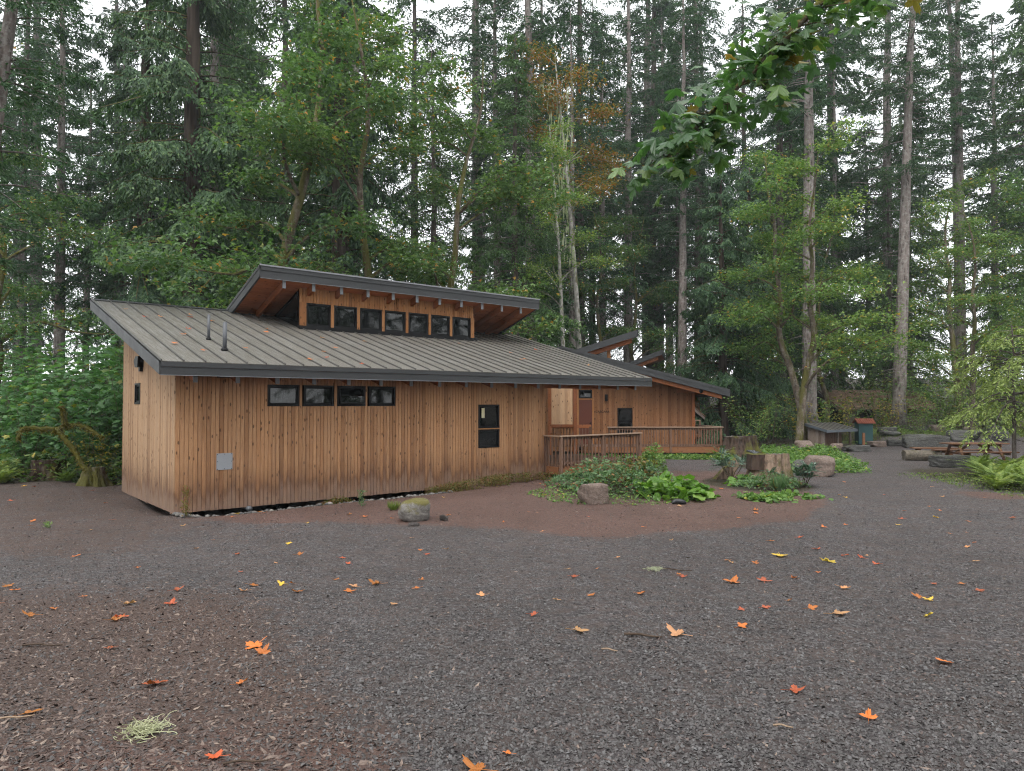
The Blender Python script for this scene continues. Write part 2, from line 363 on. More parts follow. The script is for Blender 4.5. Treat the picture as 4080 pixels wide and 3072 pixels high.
m_weed = leafmat('dry_weeds', [(0, (.085, .10, .022)), (.45, (.15, .145, .035)), (.75, (.20, .13, .05)), (1, (.24, .075, .045))], .35)
m_grass = leafmat('low_grass', [(0, (.08, .14, .03)), (.6, (.14, .20, .05)), (1, (.22, .23, .07))], .35)
m_cover = leafmat('ground_cover_leaves', [(0, (0.069, 0.144, 0.034)), (.5, (0.127, 0.230, 0.057)), (.95, (0.196, 0.299, 0.081)), (1, (0.380, 0.345, 0.057))], .38)
m_under = leafmat('understory_leaves', [(0, (0.049, 0.098, 0.031)), (.5, (0.091, 0.161, 0.049)), (.9, (0.154, 0.217, 0.070)), (1, (0.364, 0.308, 0.070))], .4)
m_lichen = leafmat('pale_lichen', [(0, (.34, .37, .24)), (1, (.50, .52, .38))], .3, .8)
m_orange = [leafmat('fallen_leaf_orange', [(0, (.40, .11, .022)), (1, (.48, .16, .04))], .15, .5, hueobj=.3),
            leafmat('fallen_leaf_rust', [(0, (.33, .065, .03)), (1, (.42, .10, .04))], .15, .5, hueobj=.3),
            leafmat('fallen_leaf_yellow', [(0, (.58, .36, .03)), (1, (.66, .44, .07))], .15, .5, hueobj=.2),
            leafmat('fallen_leaf_tan', [(0, (.44, .21, .10)), (1, (.5, .26, .13))], .15, .5, hueobj=.2)]
b_fir = bark('fir_bark', (.045, .034, .030), (.215, .18, .165), (.36, .355, .33), .45, 0, 7.0)
b_dark = bark('dark_fir_bark', (.026, .020, .017), (.11, .088, .078), (.2, .2, .18), .25, 0, 7.0)  # darker bark colour for hemlocks and distant firs
b_maple = bark('mossy_maple_bark', (.040, .030, .022), (.13, .10, .075), (.3, .28, .24), .3, .55, 6.0)
b_brown = bark('brown_maple_bark', (.040, .030, .023), (.15, .115, .09), (.30, .28, .24), .45, .45, 6.0)
b_alder = bark('pale_alder_bark', (.12, .11, .10), (.36, .34, .31), (.5, .49, .46), .5, .2, 4.0, .8)
b_cedar = bark('cedar_bark', (.025, .019, .016), (.085, .064, .052), None, 0, .1, 8.0, .1)
b_stump = bark('stump_bark', (.014, .010, .008), (.075, .05, .04), (.09, .08, .055), .2, .10, 10.0, .3)
def topmat():
    M = Mat('weathered_stump_top'); P = M.coord('Object')
    rr = M.n('VectorMath', 1, {'operation': 'LENGTH'}, _0=M.scale(P, 1, 1, 0))
    w = M.noise(M.n('CombineXYZ', 0, None, X=M.math('MULTIPLY', rr, 40.0)), 1.0, 3)
    c = M.mix(w, (.055, .046, .04), (.17, .145, .125)); c = M.mix(M.math('MULTIPLY', M.noise(P, 6, 4), .6), c, (.06, .05, .04))
    return M.fin(c, .9, .15)
m_top = topmat()
m_rockbrown = rockmat('brown_boulder', (.075, .055, .045), (.21, .16, .135))
m_rockmoss = rockmat('moss_spotted_boulder', (.10, .09, .082), (.24, .225, .21), .62, mosscol=(.15, .13, .02))
m_rockgrey = rockmat('dark_layered_stone', (.022, .022, .021), (.115, .112, .106), .2, True, 2.6, (.07, .075, .03))
m_rockdark = rockmat('small_dark_rock', (.02, .018, .018), (.065, .055, .05))

# ------------------------------------------------------------------ ground
B1 = (-7.072, 14.955, -0.65); B1A = R(90 - 50.032)
_c, _s = math.cos(B1A), math.sin(B1A)
def loc1(x, y): dx = x - B1[0]; dy = y - B1[1]; return dx * _c + dy * _s, -dx * _s + dy * _c
def gz(x, y):
    x = np.asarray(x, float); y = np.asarray(y, float)
    z = -.7 * sstep(0, 13, y)
    z = z + .50 * sstep(36.6, 39.5, y) * sstep(19.2, 20.6, x)                                  # terrace behind the stone wall
    z = z + .32 * np.exp(-(((x - 2.7) / 1.3) ** 2 + ((y - 18.6) / 1.1) ** 2))                    # planted mound
    lx, ly = loc1(x, y)
    z = z - .22 * sstep(-1.1, -.2, ly) * sstep(5.2, 3.6, ly) * sstep(-.1, .5, lx) * sstep(8.5, 5.5, lx)   # drip trench
    z = z - .14 * sstep(-.55, -.1, lx) * sstep(.6, .1, lx) * sstep(-.4, .1, ly) * sstep(3.6, 2.0, ly)
    z = z + .10 * sstep(2.5, 5.0, ly) * sstep(-.1, -1.2, lx)
    z = z + .05 * (vnoise(x * .35, y * .35, 3) - .5) + .035 * (vnoise(x * 1.1, y * 1.1, 5) - .5) * sstep(40, 10, y)
    z = z + 7 * sstep(62, 150, y)
    return z
def axis(lo, hi, st, far):
    c = np.arange(lo, hi + st / 2, st); e = st * 1.35 ** np.arange(1, 60); e = np.cumsum(e); e = e[e < far]
    return np.concatenate([(lo - e)[::-1], c, hi + e])
gx = axis(-22, 27, .2, 900); gy = axis(-1, 40, .2, 900)
GX, GY = np.meshgrid(gx, gy); GZ = gz(GX, GY)
g = MB(); nx = len(gx); i = np.arange((len(gy) - 1))[:, None] * nx + np.arange(nx - 1)[None, :]; i = i.ravel()
g.add(np.stack([GX, GY, GZ], -1).reshape(-1, 3), np.stack([i, i + 1, i + nx + 1, i + nx], -1))
ground = struct(g.build('ground', m_ground, smooth=True))
def edge_y(x): return np.interp(x, [-12, -6.5, -4.5, -2.6, -.87, .76, 2.4, 4.2, 5.7, 7.5, 9], [16, 14.1, 13.6, 13.1, 12.7, 12.4, 12.7, 13.2, 13.8, 17, 21])
def zones(x, y):
    n = vnoise(x * .6, y * .6, 11) - .5
    lx, ly = loc1(x, y)
    red = sstep(-.5, .6, y - edge_y(x) + n * 1.2) * sstep(8.6, 7.0, x + n) * sstep(-8, -5, x) * sstep(26, 22, y)
    red = np.maximum(red, sstep(.9, .3, np.abs(y - 17.6 - n)) * sstep(10.5, 12, x) * sstep(19, 15, x))
    red = np.maximum(red, .75 * sstep(6.5, 3.0, y - .55 * x + n) * sstep(-.2, -1.8, x + .25 * y - 1.2 + n))
    chip = sstep(.3, -1.6, x + .42 * (y - 3) + 1.5 * n) * sstep(9.5, 5.5, y + n)
    chip = np.maximum(chip, .55 * sstep(-3.5, -7, x) * sstep(9, 11, y))
    soil = np.maximum(sstep(19.0, 20.2, y + n) * sstep(-8.5, -10.5, x), sstep(38.5, 39.5, y))
    soil = np.maximum(soil, sstep(12.3, 13.6, x - .12 * (y - 20) + n) * sstep(26.5, 23.5, y) * sstep(17.9, 18.8, y + .3 * n))
    soil = np.maximum(soil, sstep(28.8, 29.6, y) * sstep(9.5, 6, x) * .9)
    soil = np.maximum(soil, sstep(11.8, 11.0, x - .22 * (y - 24)) * sstep(24, 26, y) * sstep(7.6, 8.8, x))
    soil = np.maximum(soil, sstep(1.6, .9, np.hypot((x - 2.8) / 1.35, (y - 18.4) / 1.3)))
    soil = np.maximum(soil, sstep(1.5, .9, np.hypot((x - 6.9) / 1.2, (y - 20.2) / 1.6)))
    soil = np.maximum(soil, sstep(30, 34, np.abs(x)))
    return red, chip, soil
zr, zc, zs = zones(GX, GY)
for nm, a in (('red', zr), ('chip', zc), ('soil', zs)):
    at_ = ground.data.attributes.new(nm, 'FLOAT', 'POINT'); at_.data.foreach_set('value', a.ravel().astype(np.float32))
def onground(x, y, dz=0): return (x, y, float(gz(x, y)) + dz)

# ------------------------------------------------------------------ building kit
def prism_yz(mb, pts, x0, x1, mi=0):
    n = len(pts); v = [(x, y, z) for x in (x0, x1) for y, z in pts]
    f = [(i, (i + 1) % n, n + (i + 1) % n, n + i) for i in range(n)]
    mb.add(v, f, mi); k = mb.n - 2 * n; s0 = mb.n; mb.n = k
    mb.add(np.zeros((0, 3)), [tuple(range(n))[::-1], tuple(range(n, 2 * n))], mi); mb.n = s0
    return mb
def prism_xz(mb, pts, y0, y1, mi=0):
    n = len(pts); v = [(x, y, z) for y in (y0, y1) for x, z in pts]
    mb.add(v, [(i, n + i, n + (i + 1) % n, (i + 1) % n) for i in range(n)], mi); k = mb.n - 2 * n; s0 = mb.n; mb.n = k
    mb.add(np.zeros((0, 3)), [tuple(range(n)), tuple(range(n, 2 * n))[::-1]], mi); mb.n = s0
    return mb
_bc = {}
def board_mesh(w, h, t, m):
    k = (round(w, 3), round(h, 2), t, m.name)
    if k not in _bc:
        mb = MB(); c = .006; h = k[1]
        sec = [(.003, 0), (w - .003, 0), (w - .003, -t + c), (w - .003 - c, -t), (.003 + c, -t), (.003, -t + c)]
        n = 6; v = [(x, y, z) for z in (0, h) for x, y in sec]
        mb.add(v, [(i, (i + 1) % n, n + (i + 1) % n, n + i)[::-1] for i in range(n)])
        s0 = mb.n; mb.n = 0; mb.add(np.zeros((0, 3)), [(0, 1, 2, 3, 4, 5), (11, 10, 9, 8, 7, 6)]); mb.n = s0
        _bc[k] = mb.mesh('board', m)
    return _bc[k]
def clad(wall, rng, start, step, along, rz, length, zb, ztop, opens, m, t=.022, w=.09, name='board'):
    """boards side by side on a wall part; opens = (a0,a1,z0,z1) along the wall"""
    n = int(round(length / w)); w = length / n
    for k in range(n):
        a0 = k * w; am = a0 + w / 2
        z0 = zb - rng.uniform(0, .012) - (.03 if rng.random() < .04 else 0); z1 = ztop(am); segs = [(z0, z1)]
        for (oa, ob, oz0, oz1) in opens:
            if a0 + w * .5 > oa - .01 and a0 + w * .5 < ob + .01:
                ns = []
                for (p, q) in segs:
                    if oz0 > p + .03: ns.append((p, min(q, oz0)))
                    if oz1 < q - .03: ns.append((max(p, oz1), q))
                segs = ns
        for (p, q) in segs:
            pos = start(a0 if along > 0 else a0 + w)
            link(name, board_mesh(w, q - p, t, m), wall, (pos[0], pos[1], p), (0, 0, rz))
def window(parent, loc, rz, w, h, frame=.045, depth=.06, opened=0, name='window', mull=None):
    """frame ring proud of the cladding with a recessed pane"""
    mb = MB(); d0, d1 = -.035, depth
    mb.box(0, w, d0, d1, 0, frame); mb.box(0, w, d0, d1, h - frame, h)
    mb.box(0, frame, d0 + .002, d1, frame, h - frame); mb.box(w - frame, w, d0 + .002, d1, frame, h - frame)
    o = mb.build(name, m_black, parent, loc=loc, rot=(0, 0, rz))
    s = MB(); f2 = .03; a, b = frame + .004, w - frame - .004; c, e = frame + .004, h - frame - .004
    if opened:
        s.box(a, b, -.012, .012, c - e, c - e + f2); s.box(a, b, -.012, .012, -f2, 0); s.box(a, a + f2, -.012, .012, c - e + f2, -f2); s.box(b - f2, b, -.012, .012, c - e + f2, -f2)
        so = s.build('sash', m_black, o, loc=(0, -.02, e), rot=(-opened, 0, 0))
        MB().box(a + f2, b - f2, -.004, .004, c - e + f2, -f2).build('pane', m_glass, so)
        MB().box(a - .02, b + .02, .05, .055, c, e).build('opening', m_dark, o)
    else:
        s.box(a, b, .0, .03, c, c + f2); s.box(a, b, .0, .03, e - f2, e); s.box(a, a + f2, .001, .03, c + f2, e - f2); s.box(b - f2, b, .001, .03, c + f2, e - f2)
        so = s.build('sash', m_black, o)
        MB().box(a + f2 - .005, b - f2 + .005, .012, .02, c + f2 - .005, e - f2 + .005).build('pane', m_glass, o)
    return o

# ------------------------------------------------------------------ the near cabin
rb = random.Random(4)
cab = thing('wooden_cabin', 'long wooden cabin with grey metal shed roof and raised clerestory windows', 'building', B1, B1A)
L1, D1, OX, OY = 10.51, 4.83, .47, .75
SL = .2757; ZE = 3.09
def zt(y): return ZE + SL * (y + OY)             # top of the main roof
XR, YR = 14.69, 6.64
w_front = MB().box(0.062, L1, .062, .14, -.02, zt(0) - .15).build('front_wall', m_dark, cab)
wins = [(1.95, 2.71, 2.17, 2.665), (2.81, 3.565, 2.17, 2.665), (3.666, 4.43, 2.17, 2.665), (4.525, 5.285, 2.17, 2.665), (7.97, 8.73, 1.53, 2.20), (7.97, 8.73, .975, 1.495)]
clad(w_front, rb, lambda a: (a, 0), .09, 1, 0, L1, -.06, lambda a: zt(0) - .16, wins, m_cedar)
w_left = prism_yz(MB(), [(0.15, -.02), (D1, -.02), (D1, zt(D1) - .16), (0.15, zt(.15) - .16)], .062, .14).build('left_wall', m_dark, cab)
clad(w_left, rb, lambda a: (0, a - .02), .09, -1, -PI / 2, D1 + .02, -.06, lambda a: zt(a - .05) - .14, [(2.97, 3.50, 2.22, 2.73)], m_cedar_side)
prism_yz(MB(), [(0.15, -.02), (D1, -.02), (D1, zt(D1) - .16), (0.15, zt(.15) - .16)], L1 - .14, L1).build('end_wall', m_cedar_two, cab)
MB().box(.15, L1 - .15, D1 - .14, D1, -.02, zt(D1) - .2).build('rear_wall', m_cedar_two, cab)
MB().box(.16, L1 - .16, .16, D1 - .16, -.02, .12).build('floor_slab', m_dark, cab)
for k in range(6):
    MB().box(.5 + k * 1.9, .72 + k * 1.9, .35, .57, -.3, -.021).build('pier', m_dark, cab)
for i_, (a, b, c, e) in enumerate(wins):
    window(cab, (a, 0, c), 0, b - a, e - c, opened=R(14) if i_ == 2 else 0)
MB().box(7.97, 8.73, -.03, .02, 1.497, 1.528).build('window_mullion', m_trim, cab)
MB().box(8.11, 8.22, .006, .0105, 1.82, 2.10).build('paper_notice', simple('cream_paper', (.55, .5, .33), .8, .1, .05), cab)
window(cab, (0, 3.50, 2.22), -PI / 2, .53, .51)
# square flood lamp on the left wall
lp = MB(); prism_yz(lp, [(2.62, 3.36), (2.90, 3.36), (3.02, 3.26), (2.92, 3.10), (2.66, 3.10)], -.16, -.024); lp.build('flood_lamp', m_black, cab)
MB().box(-.10, -.023, 2.70, 2.82, 3.00, 3.10).build('lamp_bracket', m_black, cab)
# access panel with screws, drain pipe, small eave camera
ap = MB().box(.84, 1.18, -.036, -.023, .79, 1.15).build('access_panel', m_panelgrey, cab)
for sx in (.86, 1.01, 1.16):
    for sz in (.81, .97, 1.13):
        if sx != 1.01 or sz != .97: MB().box(sx - .008, sx + .008, -.040, -.0362, sz - .008, sz + .008).build('screw', m_black, ap)
MB().tube([(1.54, .35, -.1), (1.54, -.12, -.1)], .055, 14).build('drain_pipe', m_pipe, cab, True)
MB().box(.83, 1.05, -.20, -.024, 2.80, 2.90).build('eave_lamp', m_black, cab)

# main roof: deck, seamed panels, fascias, rafters
roof = prism_yz(MB(), [(-OY + .03, zt(-OY + .03) - .02), (YR - .02, zt(YR - .02) - .02), (YR - .02, zt(YR - .02) - .13), (-OY + .03, zt(-OY + .03) - .13)], -OX + .03, XR - .03).build('roof', m_soffit, cab)
ln = (YR + OY) * math.hypot(1, SL); pm = MB(); PW = .4267
pm.box(.0015, PW - .0015, -.03, ln, -.016, 0); pm.box(-.012, .012, -.028, ln, 0, .034, 1); pan = pm.mesh('roof_panel', [m_roof, m_rib])
npan = int(round((XR + OX) / PW)); PWs = (XR + OX) / npan / PW
for k in range(npan):
    link('roof_panel', pan, roof, (-OX + k * PW * PWs, -OY, ZE), (math.atan(SL), 0, 0), (PWs, 1, 1))
def fascia_front(par, x0, x1, y, ztop, h, nm='fascia'):
    f = MB(); f.box(x0, x1, y - .03, y + .03, ztop - h * .42, ztop - .022); f.box(x0 - .002, x1 + .002, y - .012, y + .03, ztop - h, ztop - h * .42 - .004)
    o = f.build(nm, m_fascia, par); MB().box(x0 - .005, x1 + .005, y - .018, y + .02, ztop - h - .012, ztop - h - .001).build('drip_edge', m_drip, o); return o
def fascia_rake(par, x0, x1, ya, za, yb_, zb_, h, nm='rake_fascia'):
    o = prism_yz(MB(), [(ya, za - .022), (yb_, zb_ - .022), (yb_, zb_ - h), (ya, za - h)], x0, x1).build(nm, m_fascia, par)
    xm = (x0 + x1) / 2; prism_yz(MB(), [(ya, za - .10), (yb_, zb_ - .10), (yb_, zb_ - .022), (ya, za - .022)], x0 - .012, x1 + .012).build('drip_edge', m_fascia, o); return o
fascia_front(cab, -OX, XR, -OY, ZE, .28)
fascia_rake(cab, -OX - .03, -OX + .028, -OY, ZE, YR, zt(YR), .28)
fascia_rake(cab, XR - .028, XR + .03, -OY, ZE, YR, zt(YR), .28)
prism_yz(MB(), [(YR - .02, zt(YR) - .012), (YR + .04, zt(YR) - .002), (YR + .04, zt(YR) - .28), (YR - .02, zt(YR) - .28)], -OX, XR).build('ridge_fascia', m_fascia, cab)
MB().bar((-OX, YR - .10, zt(YR - .10) + .022), (XR, YR - .10, zt(YR - .10) + .022), .24, .012, (0, -SL, 1)).build('ridge_cap', m_fascia, cab)
rf = prism_yz(MB(), [(-.45, zt(-.45) - .131), (YR - .3, zt(YR - .3) - .131), (YR - .3, zt(YR - .3) - .42), (-.45, zt(-.45) - .49)], -.035, .035).mesh('rafter', m_rafter)
cp = MB().box(-.045, .045, -.475, -.452, zt(-.45) - .50, zt(-.45) - .131).mesh('rafter_cap', m_cap)
for k in range(17):
    o = link('rafter', rf, cab, (.261 + k * .8713, 0, 0)); link('rafter_cap', cp, o)
# porch at the right end: header, posts
MB().box(L1 + .001, XR - .3, .03, .17, 2.70, 2.86).build('porch_header', m_rafter, cab)
# vent pipes with flashing boots
for (vx, vy, r_, h_) in ((1.17, 1.686, .034, .60), (1.165, .507, .046, .64)):
    o = MB().tube([(vx, vy, zt(vy) - .02), (vx, vy, zt(vy) + h_)], r_, 16).build('vent_pipe', m_pipe, cab, True)
    MB().tube([(vx, vy, zt(vy) - .02), (vx, vy, zt(vy) + .035), (vx, vy, zt(vy) + .06)], [r_ * 2.1, r_ * 1.7, r_ * 1.08], 16).build('flashing_boot', m_black, o, True)
# clerestory monitor: opposed roof, windows, posts
YU, ZU, SU, XU0, XU1, YB = 3.82, 6.14, .3555, 3.2, 13.74, 6.95
def zm(y): return ZU - SU * (y - YU)
mon = prism_yz(MB(), [(YU + .03, zm(YU) - .03), (YB, zm(YB) - .02), (YB, zm(YB) - .22), (YU + .03, zm(YU) - .31)], XU0 + .03, XU1 - .03).build('clerestory_roof', m_fascia, cab)
npk = 24
for k in range(npk):     # soffit planks run with the cabin's length, tongue and groove
    y0 = YU + .03 + (YB - YU - .03) * k / npk; y1 = YU + .03 + (YB - YU - .03) * (k + 1) / npk - .006
    f = lambda y: zm(YU) - .311 - (zm(YU) - .311 - (zm(YB) - .221)) * (y - YU - .03) / (YB - YU - .03)
    prism_yz(MB(), [(y0, f(y0)), (y1, f(y1)), (y1, f(y1) - .015), (y0, f(y0) - .015)], XU0 + .03, XU1 - .03).build('soffit_plank', m_soffit, mon)
fascia_front(mon, XU0, XU1, YU, ZU + .0, .365)
fascia_rake(mon, XU0 - .03, XU0 + .028, YU, ZU, YB, zm(YB), .33); fascia_rake(mon, XU1 - .028, XU1 + .03, YU, ZU, YB, zm(YB), .33)
lm = (YB - YU) * math.hypot(1, SU)
tp = MB(); tp.box(.0015, PW - .0015, -.03, lm, -.016, 0); tp.box(-.012, .012, -.028, lm, 0, .034, 1); tpan = tp.mesh('roof_panel', [m_roof, m_rib])
nt_ = int(round((XU1 - XU0) / PW))
for k in range(nt_): link('roof_panel', tpan, mon, (XU0 + k * (XU1 - XU0) / nt_, YU, ZU + .002), (-math.atan(SU), 0, 0), ((XU1 - XU0) / nt_ / PW, 1, 1))
MB().box(XU0 - .03, XU1 + .03, YU - .05, YU - .031, ZU - .03, ZU + .012).build('drip_edge', m_drip, mon)
u0 = zm(YU) - .328
ur = prism_yz(MB(), [(YU + .10, u0 - .03), (6.0, u0 - SU * (6.0 - YU) + .06), (6.0, u0 - SU * (6 - YU) - .17), (YU + .10, u0 - .25)], -.04, .04).mesh('rafter', m_rafter)
uc = MB().box(-.05, .05, YU + .075, YU + .099, u0 - .26, u0 - .0).mesh('rafter_cap', m_cap)
for k in range(11):
    o = link('rafter', ur, cab, (3.92 + k * .9005, 0, 0)); link('rafter_cap', uc, o)
CY = 4.25; CX0, CX1 = 4.53, 11.0
cw = MB().box(CX0 + .02, CX1 - .02, CY + .03, CY + .14, zt(CY) - .1, u0 - SU * (CY - YU)).build('clerestory_wall', m_dark, cab)
cwin = [(4.735, 5.52), (5.625, 6.405), (6.505, 7.29), (7.39, 8.18), (8.28, 9.07), (9.17, 9.95), (10.05, 10.85)]
for a, b in cwin: window(cab, (a, CY, 4.545), 0, b - a, 5.245 - 4.545, depth=.04)
xs = [CX0] + [v for ab in cwin for v in ab] + [CX1]
for k in range(0, len(xs), 2):
    MB().box(xs[k] + .004, xs[k + 1] - .004, CY - .05, CY + .03, zt(CY - .05) + .02, 5.25).build('mullion_post', m_trim, cab)
clad(cw, rb, lambda a: (CX0 + a, CY + .02), .09, 1, 0, CX1 - CX0, 5.252, lambda a: u0 - SU * (CY - YU) + .02, [], m_trim)
MB().box(CX0 - .05, CX1 + .06, CY - .16, CY - .052, zt(CY - .16) + .0, 4.54).build('clerestory_sill', m_black, cab)
MB().box(CX0 - .05, CX1 + .06, CY - .051, CY + .02, zt(CY) + .01, 4.543).build('sill_flashing', m_black, cab)
for sx in (CX0 + .01, CX1 - .03):
    prism_yz(MB(), [(CY + .141, zt(CY) - .02), (6.2, zt(6.2) - .02), (6.2, zt(6.2) + .02), (CY + .141, u0 - SU * (CY + .14 - YU))], sx, sx + .02).build('side_glazing', m_glass, cab)
    MB().bar((sx + .01, CY + .15, u0 - SU * (CY + .15 - YU) - .05), (sx + .01, 6.0, u0 - SU * (6 - YU) - .03), .06, .07).build('side_frame', m_black, cab)

# ------------------------------------------------------------------ the second cabin (gable end towards the camera)
FY = 32.4
cb2 = thing('gabled_cabin', 'second wooden cabin with brown door and CASCARA sign behind the porch', 'building', (0, FY, -.6))
Z0 = -.6
def z2(x): return 4.07 - Z0 - .259 * abs(x - 2.2)     # roof top in cabin coordinates
wl, wr = -2.6, 8.17
w2 = prism_xz(MB(), [(wl, .05), (wr, .05), (wr, z2(wr) - .15), (2.2, z2(2.2) - .15), (wl, z2(wl) - .15)], .062, .12).build('front_wall', m_dark, cb2)
op2 = [(3.0 - wl, 3.68 - wl, .05, 1.737 - Z0 + .05), (3.0 - wl, 3.68 - wl, 1.80 - Z0, 2.19 - Z0), (4.79 - wl, 5.47 - wl, .76 - Z0, 1.37 - Z0), (4.79 - wl, 5.47 - wl, .05 - Z0, .73 - Z0)]
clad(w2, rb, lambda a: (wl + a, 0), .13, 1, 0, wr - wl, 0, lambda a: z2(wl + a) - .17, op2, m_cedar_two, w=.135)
dr = MB().box(3.03, 3.65, -.01, .03, .33, 1.737 - Z0).build('door', m_door, cb2)
MB().box(3.565, 3.605, -.03, -.0105, 1.20, 1.34).build('door_handle', m_black, dr); MB().bar((3.585, -.05, 1.27), (3.50, -.05, 1.27), .02, .02).build('door_lever', m_black, dr)
fr = MB(); fr.box(2.96, 3.03, -.03, .05, .33, 2.2 - Z0); fr.box(3.65, 3.72, -.03, .05, .33, 2.2 - Z0); fr.box(3.03, 3.65, -.03, .05, 1.737 - Z0 + .003, 1.80 - Z0); fr.build('door_frame', m_trim, cb2)
window(cb2, (3.032, 0, 1.80 - Z0), 0, .616, .39, .04); window(cb2, (4.79, 0, .76 - Z0), 0, .68, .61); window(cb2, (4.79, 0, .05 - Z0), 0, .68, .68)
MB().box(4.22, 4.34, -.14, -.023, 1.68 - Z0, 1.98 - Z0).build('wall_lamp', m_black, cb2)
fc = bpy.data.curves.new('sign_text', 'FONT'); fc.body = 'CASCARA'; fc.size = .135; fc.extrude = .008; fc.align_x = 'CENTER'; fc.space_character = 1.05
so = bpy.data.objects.new('sign_letters', fc); COL.objects.link(so); dg = bpy.context.evaluated_depsgraph_get()
me = bpy.data.meshes.new_from_object(so.evaluated_get(dg)); bpy.data.objects.remove(so); me.materials.append(m_black)
link('sign_letters', me, cb2, (4.105, -.034, 1.155 - Z0), (R(90), 0, 0))
MB().box(wr + .003, wr + .14, -.06, .08, .0, z2(wr) - .30).build('corner_post', m_rafter, cb2)
MB().box(7.45, wr + .5, -.18, -.062, z2(wr) - .46, z2(wr) - .28).build('porch_beam', m_rafter, cb2)
MB().tube([(8.35, -1.0, z2(8.35) - .36), (8.35, -.90, z2(8.35) - .36)], .09, 16).build('eave_lamp', m_black, cb2, True)
MB().box(wr - .12, wr, .12, 7.5, .0, z2(wr) - .16).build('side_wall', m_cedar_two, cb2)
MB().box(wl, wr, 7.5, 7.6, .0, z2(wr) - .2).build('rear_wall', m_cedar_two, cb2)
RF, RB_ = -1.1, 8.6
for sgn, xe in ((1, 9.57), (-1, -4.2)):
    rfo = prism_xz(MB(), [(2.2, z2(2.2) - .02), (xe, z2(xe) - .02), (xe, z2(xe) - .13), (2.2, z2(2.2) - .13)], RF + .03, RB_).build('roof', m_soffit, cb2)
    k = 0; lnx = abs(xe - 2.2) * math.hypot(1, .259)
    q = MB(); q.box(0, lnx, .0015, .418, -.012, .004); q.box(0, lnx, -.012, .012, .004, .036, 1); qm = q.mesh('roof_panel', [m_roof, m_rib])
    for k in range(23): link('roof_panel', qm, rfo, (2.2, RF + .02 + k * .42, z2(2.2)), (0, math.atan(.259), 0) if sgn > 0 else (0, PI - math.atan(.259), 0), (1, 1, 1) if sgn > 0 else (1, 1, -1))
    fo = prism_xz(MB(), [(2.2, z2(2.2) + .004), (xe, z2(xe) + .004), (xe, z2(xe) - .29), (2.2, z2(2.2) - .29)], RF - .03, RF + .028).build('rake_fascia', m_fascia, cb2)
    prism_xz(MB(), [(2.2, z2(2.2) + .03), (xe, z2(xe) + .03), (xe, z2(xe) - .10), (2.2, z2(2.2) - .10)], RF - .045, RF - .031).build('drip_edge', m_fascia, fo)
    prism_xz(MB(), [(2.2, z2(2.2) - .30), (xe - .3 * sgn, z2(xe - .3 * sgn) - .30), (xe - .3 * sgn, z2(xe - .3 * sgn) - .47), (2.2, z2(2.2) - .49)], RF + .12, RF + .20).build('barge_rafter', m_rafter, cb2)
    MB().box(min(xe, xe + .03 * sgn), max(xe, xe + .03 * sgn), RF, RB_, z2(xe) - .28, z2(xe) - .01).build('fascia', m_fascia, cb2)
def monitor(par, xa, za, xb, zb, y0, y1, post_x, zroof, nm='clerestory_roof'):
    """opposed upper roof seen end on, its side glazing and post"""
    sl = (zb - za) / (xb - xa); up = lambda x: za + sl * (x - xa)
    o = prism_xz(MB(), [(xa, za), (xb, zb), (xb, zb - .06), (xa, za - .06)], y0 + .03, y1).build(nm, m_roof, par)
    prism_xz(MB(), [(xa, za + .02), (xb, zb + .02), (xb, zb - .29), (xa, za - .29)], y0 - .03, y0 + .028).build('rake_fascia', m_fascia, o)
    prism_xz(MB(), [(xa, za - .061), (xb - .02, zb - .07), (xb - .02, zb - .27), (xa, za - .25)], y0 + .03, y1 - .01).build('soffit', m_soffit, o)
    MB().box(xb - .02, xb + .03, y0 - .03, y1, zb - .29, zb + .02).build('fascia', m_fascia, o)
    prism_xz(MB(), [(xa, za - .30), (xb - .25, up(xb - .25) - .30), (xb - .25, up(xb - .25) - .52), (xa, za - .5)], y0 + .15, y0 + .24).build('barge_rafter', m_rafter, o)
    prism_xz(MB(), [(xa + .2, zroof(xa + .2)), (post_x, zroof(post_x) - .05), (post_x, up(post_x) - .3), (xa + .2, up(xa + .2) - .3)], y0 + .5, y0 + .53).build('side_glazing', m_glass, par)
    MB().box(post_x, post_x + .16, y0 + .45, y0 + .61, zroof(post_x) - .2, up(post_x) - .3).build('mullion_post', m_trim, par)
    MB().box(post_x + .03, post_x + .06, y0 + .62, y1 - .4, zroof(post_x) - .1, up(post_x) - .3).build('clerestory_glazing', m_glass, par)
monitor(cb2, 2.9, 4.06 - Z0, 5.92, 5.03 - Z0, 1.1, 6.5, 4.55, z2)

# ------------------------------------------------------------------ third cabin behind
cb3 = thing('rear_cabin', 'farthest metal-roofed cabin whose small upturned clerestory roof shows above the others', 'building', (6.6, 44.6, -.6), R(-14))
z3 = lambda x: 4.55 - .259 * abs(x)
for sgn, xe in ((1, 6.2), (-1, -5.0)):
    ro = prism_xz(MB(), [(0, z3(0)), (xe, z3(xe)), (xe, z3(xe) - .14), (0, z3(0) - .14)], -.9, 8).build('roof', m_roof, cb3)
    prism_xz(MB(), [(0, z3(0) + .02), (xe, z3(xe) + .02), (xe, z3(xe) - .28), (0, z3(0) - .28)], -.96, -.902).build('rake_fascia', m_fascia, cb3)
wm = prism_xz(MB(), [(-4, 0), (5, 0), (5, z3(5) - .15), (0, z3(0) - .15), (-4, z3(4) - .15)], .0, 7.5).build('wall', m_cedar_two, cb3)
window(cb3, (1.2, -.03, 1.2), 0, .9, .9); MB().box(2.8, 3.65, -.05, -.004, .2, 2.25).build('door', m_door, cb3)
monitor(cb3, .35, 4.6, 2.75, 5.5, .4, 6.0, 1.4, z3)

